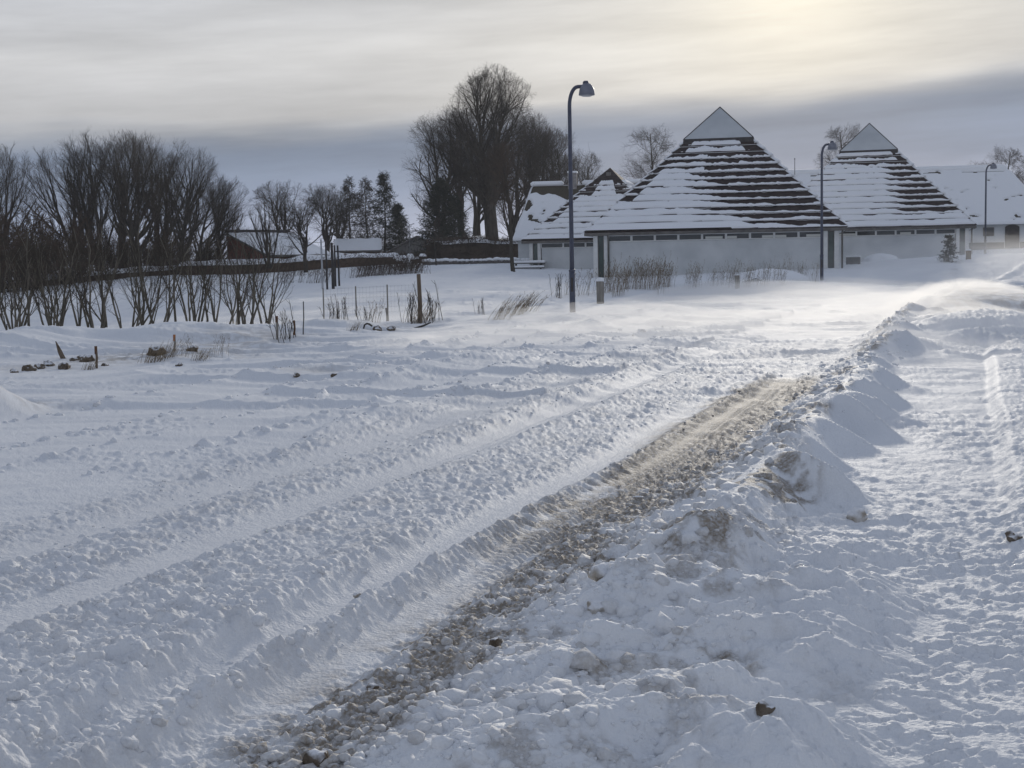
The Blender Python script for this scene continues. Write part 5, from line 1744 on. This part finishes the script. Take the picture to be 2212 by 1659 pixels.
p = on_ground(1665, 607, 60, span=0.1)
lump('snow_heap', 'rounded white snow heap in front of the large pavilion wall', 'snow heap', (p[0], p[1], p[2] - 0.05), 1.5, 1.1, 0.62, 21)
q_ = on_ground(1625, 610, 57, span=0.1)
root = thing('board_pile', 'few dark boards sticking out of the snow heap', 'boards', (q_[0], q_[1], q_[2] + 0.0), rad(20))
root.scale = (0.6, 0.6, 0.6)
for k in range(3):
    MB().box(-0.75, 0.75, -0.08 + k * 0.2, 0.08 + k * 0.2, 0.05 * k, 0.05 * k + 0.04).build('board', M['darkpost'], root)
    root.children[-1].rotation_euler = (0, -0.18, 0.1 * k)
p = on_ground(1843, 572, 76, span=0.1)
root = thing('meter_cabinet', 'small grey cabinet beside the downpipe of the large pavilion', 'cabinet', (p[0], p[1], p[2]), rad(-16))
MB().box(-0.38, 0.38, -0.2, 0.2, -0.3, 0.42).build('body', M['greyboard'], root, bevel=0.02)
MB().box(-0.40, 0.40, -0.22, 0.22, 0.421, 0.50).build('snow_cap', M['snow'], root, bevel=0.03)
MB().box(-0.33, 0.33, -0.212, -0.201, -0.02, 0.37).build('door', M['trim'], root)
p = on_ground(1905, 577, 84, span=0.1)
lump('snow_block', 'flat topped lump of snow against the wall of the right pavilion', 'snow heap', (p[0], p[1], p[2] - 0.1), 0.95, 0.7, 0.55, 33, pw=0.5)

# ------------------------------------------------------------------ dry weeds


def weed_mesh(name, seed, n, R, H, lean, mat_, r=0.0050, heads=True, fork=3):
    rng = np.random.default_rng(seed)
    k = 5
    b = np.stack([rng.normal(0, R * 0.5, n), rng.normal(0, R * 0.5, n), np.full(n, -0.08)], -1)
    hgt = H * rng.uniform(0.5, 1.1, n)
    d = np.stack([rng.normal(lean, 0.16, n), rng.normal(0, 0.16, n), np.ones(n)], -1)
    pts = np.zeros((n, k, 3))
    for j in range(k):
        q = j / (k - 1)
        pts[:, j] = b + d * (hgt * q)[:, None] + np.stack([lean * 0.7 * hgt * q * q, 0 * hgt, -0.12 * np.abs(lean) * hgt * q * q], -1)
    rd = np.tile(np.linspace(1, 0.5, k) * r, (n, 1))
    g_ = [(pts, rd)]
    if fork:
        c = sprout(rng, pts, rd, fork, 0.45, 1.0, 30, 10, H * 0.22, 3, 0.08, 0.1, 0.7, rmin=r * 0.6)
        g_.append(c)
        if heads:
            hd = sprout(rng, c[0], c[1], 2, 0.6, 1.0, 30, 15, H * 0.05, 2, 0.0, 0.1, 1.0, rmin=r * 1.6)
            g_.append(hd)
    V, Q = tubes(g_, 3)
    me = np_mesh(name, V, Q)
    me.materials.append(M[mat_])
    return me


WM = [weed_mesh('dry_weeds', 900 + i, 15, 0.40, 0.95, 0.12, 'weed') for i in range(3)]
WS = [weed_mesh('shrub', 910 + i, 14, 0.25, 0.9, 0.0, 'twig', 0.009, False, 4) for i in range(2)]
WG = [weed_mesh('grass_tuft', 920 + i, 60, 0.22, 0.42, 0.25, 'straw', 0.004, False, 0) for i in range(2)]
WR = [weed_mesh('reeds', 930 + i, 50, 0.40, 0.75, 0.35, 'weed', 0.006, True, 1) for i in range(2)]


def plant(me, name, label, cat, px, py, d, s=1.0, group=None, seed=0, sz=None, span=0.15):
    p = on_ground(px, py, d, span=span)
    o = link(name, me)
    o.location = tuple(p); o.rotation_euler = (0, 0, (seed * 1.9) % 0.9 - 0.45); o.scale = (s, s, sz or s)
    return tag(o, label, cat, group)


# the tall stand of dead stalks before the large pavilion: countless stems, one mass
rng = np.random.default_rng(5)
Vs, Qs, off = [], [], 0
for i in range(75):
    q = (i + rng.random()) / 75
    px = 1300 + 470 * q
    dense = 0.95 if px < 1440 else 0.42
    if rng.random() > dense:
        continue
    py = 636 - 32 * q + rng.uniform(-12, 8)
    p = on_ground(px, py, 62, span=0.2)
    me = WM[i % 3]
    co = np.empty(len(me.vertices) * 3, np.float32); me.vertices.foreach_get('co', co); co = co.reshape(-1, 3)
    qd = np.empty(len(me.polygons) * 4, np.int32); me.loops.foreach_get('vertex_index', qd); qd = qd.reshape(-1, 4)
    s_ = rng.uniform(0.75, 1.2) * (1.15 if px < 1440 else 0.95)
    a = rng.uniform(-0.4, 0.4)
    co = co * [s_ * 0.8, s_ * 0.8, s_ * 1.05]
    co = np.stack([co[:, 0] * math.cos(a) - co[:, 1] * math.sin(a), co[:, 0] * math.sin(a) + co[:, 1] * math.cos(a), co[:, 2]], -1) + p
    Vs.append(co); Qs.append(qd + off); off += len(co)
me = np_mesh('dry_weed_stand', np.concatenate(Vs), np.concatenate(Qs))
tag(link('dry_weed_stand', me, None, M['weed']), kind='stuff')
# low reddish stalks along the far side of the field
Vs, Qs, off = [], [], 0
for i in range(46):
    px = 735 + 175 * (i + rng.random()) / 46 if i > 8 else 610 + 110 * rng.random()
    py = (600 - (px - 735) * 0.055 if i > 8 else 612) + rng.uniform(-2, 2)
    p = on_ground(px, py, 88, span=0.12)
    me = WM[i % 3]
    co = np.empty(len(me.vertices) * 3, np.float32); me.vertices.foreach_get('co', co); co = co.reshape(-1, 3)
    qd = np.empty(len(me.polygons) * 4, np.int32); me.loops.foreach_get('vertex_index', qd); qd = qd.reshape(-1, 4)
    s_ = rng.uniform(1.0, 1.5)
    Vs.append(co * [s_ * 1.3, s_, s_] + p); Qs.append(qd + off); off += len(co)
me = np_mesh('far_weed_stand', np.concatenate(Vs), np.concatenate(Qs))
tag(link('far_weed_stand', me, None, M['twigred']), kind='stuff')

G_W = 'dead weeds sticking out of the snow'
wl = [(WS[0], 'shrub', 'bare twiggy shrub just right of the leaning post', 'shrub', 929, 693, 38, 1.15), (WS[1], 'shrub', 'thin twigs rising left of the nearest lamp foot', 'shrub', 1205, 642, 48, 1.0),
      (WM[0], 'dry_weeds', 'dry weeds directly behind the nearest lamp post', 'weeds', 1232, 640, 50, 1.1), (WM[1], 'dry_weeds', 'dense dry weeds between the nearest lamp and the snow capped bollard', 'weeds', 1262, 638, 50, 1.1),
      (WR[0], 'reeds', 'wind bent reeds on the verge between leaning post and lamp, lamp side', 'weeds', 1135, 672, 40, 0.85), (WR[1], 'reeds', 'wind bent reeds on the verge, middle of the bent clump', 'weeds', 1110, 680, 39.5, 0.85),
      (WR[0], 'reeds', 'thin end of the bent reeds nearest the leaning post', 'weeds', 1078, 688, 39, 0.7), (WS[1], 'shrub', 'small lone twig bush between the leaning post and the reeds', 'shrub', 1038, 682, 40, 0.6),
      (WS[0], 'shrub', 'sparse twig shrub on the verge well left of the leaning post', 'shrub', 722, 705, 38, 0.95), (WS[1], 'shrub', 'second sparse twig shrub on the verge left of the leaning post', 'shrub', 738, 703, 38, 0.9),
      (WS[0], 'shrub', 'small twig tuft between the sparse shrub and the broken stake', 'shrub', 790, 702, 38, 0.7), (WM[2], 'dry_weeds', 'dry weed stems beside the broken grey stake', 'weeds', 808, 703, 38, 0.75),
      (WS[1], 'shrub', 'thin twigs crowding the foot of the leaning post', 'shrub', 885, 697, 37, 0.9), (WS[0], 'shrub', 'tall thin weed stems between the two short stakes', 'weeds', 617, 738, 29, 0.95),
      (WM[0], 'dry_weeds', 'seed-headed weeds on the bare soil patch at the left', 'weeds', 400, 772, 25, 0.42), (WM[1], 'dry_weeds', 'seed-headed weeds right of the soil patch', 'weeds', 472, 768, 25.5, 0.40),
      (WG[0], 'grass_tuft', 'pale grass tuft on the soil patch by the orange topped stake', 'grass tuft', 350, 775, 24.5, 0.9), (WG[1], 'grass_tuft', 'pale grass tuft on the near edge of the soil patch', 'grass tuft', 325, 785, 23.5, 0.8),
      (WG[0], 'grass_tuft', 'pale grass round the foot of the leaning post', 'grass tuft', 900, 698, 36.2, 1.5), (WG[1], 'grass_tuft', 'flattened pale grass at the foot of the rusty stake', 'grass tuft', 190, 800, 22.5, 0.5),
      (WG[1], 'grass_tuft', 'pale grass tuft right of the soil patch', 'grass tuft', 430, 780, 24.5, 0.6), (WG[0], 'grass_tuft', 'thin grass near the bowed branch', 'grass tuft', 760, 715, 33, 0.6)]
for i, (me, nm, lb, ct, px, py, d, s_) in enumerate(wl):
    plant(me, nm, lb, ct, px, py, d, s_, G_W, i)
t = bush('snowy_shrub', 'bushy shrub with snow clinging on its branches at the end of the hedge', 63, 1.2, 1.15, 26, 'twig', 2, None, 'shrub', 0.02)
put(t, on_ground(880, 586, 92, span=0.1), 0, 1.15, first=True)
rng = np.random.default_rng(6)
for k in range(9):
    a = rng.uniform(0, 6.28); q = rng.uniform(0.2, 0.9)
    c = Vector((math.cos(a) * q, math.sin(a) * q, rng.uniform(0.5, 1.0)))
    MB().tube([c + Vector((-0.2, 0, -0.04)), c + Vector((-0.1, 0, 0.02)), c + Vector((0.1, 0, 0.02)), c + Vector((0.22, 0, -0.05))], [0.03, 0.09, 0.08, 0.02], 7).build('clinging_snow', M['snow'], t, smooth=True)
# pale rail along the far path
# bowed branch sticking out of the verge
p = on_ground(793, 712, 33)
root = thing('branch', 'bowed dark branch arching out of the snow on the verge', 'branch', tuple(p))
root.scale = (0.6, 0.6, 0.6)
MB().tube([(-0.12, 0, -0.15), (-0.13, 0, 0.05), (-0.09, 0, 0.18), (0.0, 0, 0.23), (0.10, 0, 0.20), (0.20, 0, 0.12)], [0.03, 0.03, 0.032, 0.035, 0.04, 0.03], 8).build('limb', M['bark'], root, smooth=True)
p = on_ground(915, 708, 34)
root = thing('branch', 'short broken stick lying on the snow before the leaning post', 'branch', tuple(p), 0.3)
MB().tube([(-0.25, 0, -0.02), (0.0, 0, 0.05), (0.18, 0, 0.12)], [0.026, 0.024, 0.015], 7).build('limb', M['bark'], root, smooth=True)
p = on_ground(130, 778, 24)
root = thing('branch', 'pointed split stick poking up beside the soil clods', 'branch', tuple(p), 0.3)
MB().tube([(0.1, 0, -0.1), (0.0, 0, 0.16), (-0.06, 0, 0.34)], [0.05, 0.04, 0.008], 6).build('limb', M['post'], root)

# ------------------------------------------------------------------ frozen soil and ice clods one can point at
CL = {k: clod_shapes(3, 3, 300 + k) for k in range(2)}


def clod(name, label, cat, px, py, d, s, m, seed, group=None, squash=0.75, full=True, lift=0.12):
    p = on_ground(px, py, d, full)
    v, f = CL[seed % 2]
    w = v[seed % 3].copy()
    w = w * (1 + 0.22 * (fbm(w[:, 0] * 2.2 + seed, w[:, 1] * 2.2 + w[:, 2] * 1.7, 4, seed)[:, None] - 0.5))
    sx = s if hasattr(s, '__len__') else (s * 0.56, s * 0.48, s * 0.56 * squash)
    if hasattr(s, '__len__'):
        sx = tuple(0.42 * q for q in s)
    me = np_mesh(name, w * np.array(sx), f)
    me.set_sharp_from_angle(angle=rad(50))
    o = link(name, me, None, M[m])
    o.location = (p[0], p[1], p[2] + sx[2] * lift); o.rotation_euler = (0, 0, (seed * 2.4) % 6.28)
    return tag(o, label, cat, group)


GS = 'frozen soil clods along the left verge'
for i, (px, py, s, lb) in enumerate(((30, 805, .13, 'frozen soil clod at the lowest end of the dark clod line'), (62, 800, .19, 'second dark soil clod from the low end of the clod line'), (85, 795, .17, 'dark soil clod leaning on the pointed ones in the clod line'),
                                     (105, 790, .22, 'large pointed soil clod, top of the left half of the clod line'), (140, 796, .20, 'large dark soil clod standing apart in the middle of the line'), (160, 780, .14, 'flat soil clod where the clod line meets the drift'),
                                     (195, 778, .15, 'soil clod just left of the rusty stake'), (188, 780, .24, 'dark rough soil heap behind the rusty stake'), (178, 777, .18, 'low soil lump trailing left from the heap behind the stake'), (226, 790, .12, 'small brown clod right of the rusty stake'),
                                     (388, 790, .10, 'lone round brown clod on the white slope below the soil patch'), (335, 765, .30, 'wide soil lump at the crown of the bare patch'), (415, 758, .22, 'soil lump under the fallen sticks near the orange topped stake'),
                                     (640, 812, .10, 'dark crust clod on the ploughed ridge, left of a pair'), (722, 812, .09, 'dark blunt clod on the ploughed ridge, right of a pair'), (845, 712, .2, 'low soil bump between bowed branch and leaning post'), (815, 714, .22, 'soil bump next to the bowed branch'))):
    clod('soil_clod', lb, 'soil clod', px, py, 24 if py > 770 else 27, s, 'soil', i + 2, GS)
GI = 'dirty ice clods along the road edge'
for i, (px, py, d, s, m_, lb) in enumerate(((805, 1487, 5.4, (0.085, 0.06, 0.04), 'soil', 'black flat clod lying in the brown slush at the road edge'), (1255, 1457, 5.5, (0.085, 0.06, 0.03), 'ice', 'smooth flat slab of dirty ice tilted on the loose snow'),
                                            (1650, 1535, 5.1, (0.075, 0.05, 0.055), 'soil', 'curled dark brown clod lying alone on the smooth drift'), (690, 1650, 4.7, (0.12, 0.09, 0.085), 'soil', 'big dirty clod cut by the bottom picture edge'),
                                            (2190, 1165, 8.0, (0.13, 0.09, 0.09), 'soil', 'pointed brown clod on the trodden path at the right picture edge'), 
                                            (1072, 1392, 5.9, (0.09, 0.06, 0.055), 'soil', 'brown and white clod in the slush strip, upper of two'), (1300, 1245, 7.2, (0.16, 0.13, 0.13), 'ice', 'large rounded ice boulder where the bank meets the slush'),
                                            (1290, 1315, 6.6, (0.12, 0.10, 0.09), 'ice', 'yellowish ice clod below the large ice boulder'), 
                                             
                                             
                                            (1850, 1120, 8.4, (0.17, 0.13, 0.12), 'ice', 'large grey snow clod lying on the trodden path'), 
                                            (770, 1287, 6.6, (0.06, 0.045, 0.035), 'ice', 'small brown-grey clod between the two ruts'), (1380, 1075, 9.2, (0.10, 0.08, 0.03), 'ice', 'flat ice plate beside the tyre mark'))):
    clod('ice_clod' if m_ == 'ice' else 'dirty_clod', lb, 'clod', px, py, d, s, m_, i + 40, GI, lift=0.2)

# ------------------------------------------------------------------ air: thin haze everywhere, blowing snow close over the road
def volume_mat(name, col, dens, aniso):
    m = bpy.data.materials.new(name)
    m.use_nodes = True
    t = m.node_tree
    t.nodes.clear()
    v = N(t, 'ShaderNodeVolumePrincipled')
    v.inputs['Color'].default_value = (*col, 1)
    v.inputs['Density'].default_value = dens
    v.inputs['Anisotropy'].default_value = aniso
    o = N(t, 'ShaderNodeOutputMaterial')
    t.links.new(v.outputs[0], o.inputs['Volume'])
    return m


hz = MB().box(-420, 420, -60, 420, -3.0, 22.0).build('haze', volume_mat("winter_haze", (0.93, 0.95, 1.0), 0.00028, 0.35))
tag(hz, kind='stuff')


def blowing_snow(name, s0, s1, t0, t1, ht, dens, seed, ns=150, ntt=70):
    """a low drifting cloud of snow hugging the ground: closed shape, thickest in the middle, torn into wisps"""
    s, t = np.meshgrid(np.linspace(s0, s1, ns), np.linspace(t0, t1, ntt), indexing='ij')
    X, Y = s * SA + t * CA, s * CA - t * SA
    gnd_ = base_h(X, Y) + macro(X, Y)
    us, ut = (s - s0) / (s1 - s0), (t - t0) / (t1 - t0)
    edge = S(0, 0.35, us) * (1 - S(0.75, 1, us)) * S(0, 0.25, ut) * (1 - S(0.8, 1, ut))
    w = fbm(X * 0.12 + seed, Y * 0.30, 4, 500 + seed)
    top = gnd_ - 0.12 + edge * ht * (0.15 + 2.0 * np.maximum(0, w - 0.30))
    bot = gnd_ - 0.45
    n = ns * ntt
    V = np.concatenate([np.stack([X, Y, top], -1).reshape(-1, 3), np.stack([X, Y, bot], -1).reshape(-1, 3)])
    Q = grid_quads(ns, ntt)
    i = np.arange(ns - 1); j = np.arange(ntt - 1)
    sides = [np.stack([j, j + 1, j + 1 + n, j + n], -1), np.stack([(ns - 1) * ntt + j + 1, (ns - 1) * ntt + j, (ns - 1) * ntt + j + n, (ns - 1) * ntt + j + 1 + n], -1),
             np.stack([(i + 1) * ntt, i * ntt, i * ntt + n, (i + 1) * ntt + n], -1), np.stack([i * ntt + ntt - 1, (i + 1) * ntt + ntt - 1, (i + 1) * ntt + ntt - 1 + n, i * ntt + ntt - 1 + n], -1)]
    Q = np.concatenate([Q[:, ::-1], Q + n] + sides)
    me = np_mesh(name, V, Q)
    import bmesh
    bm = bmesh.new(); bm.from_mesh(me)
    bmesh.ops.recalc_face_normals(bm, faces=bm.faces[:])
    bm.to_mesh(me); bm.free()
    o = link(name, me, None, volume_mat(name + "_air", (1.0, 0.99, 0.975), dens, 0.5))
    return tag(o, kind='stuff')


blowing_snow('drifting_snow_haze', 13, 70, -14, 2.5, 0.58, 0.17, 1)
blowing_snow('drifting_snow_haze', 58, 112, -20, 14, 1.5, 0.026, 2)
blowing_snow('drifting_snow_haze', 22, 60, -32, -11, 0.5, 0.06, 3)
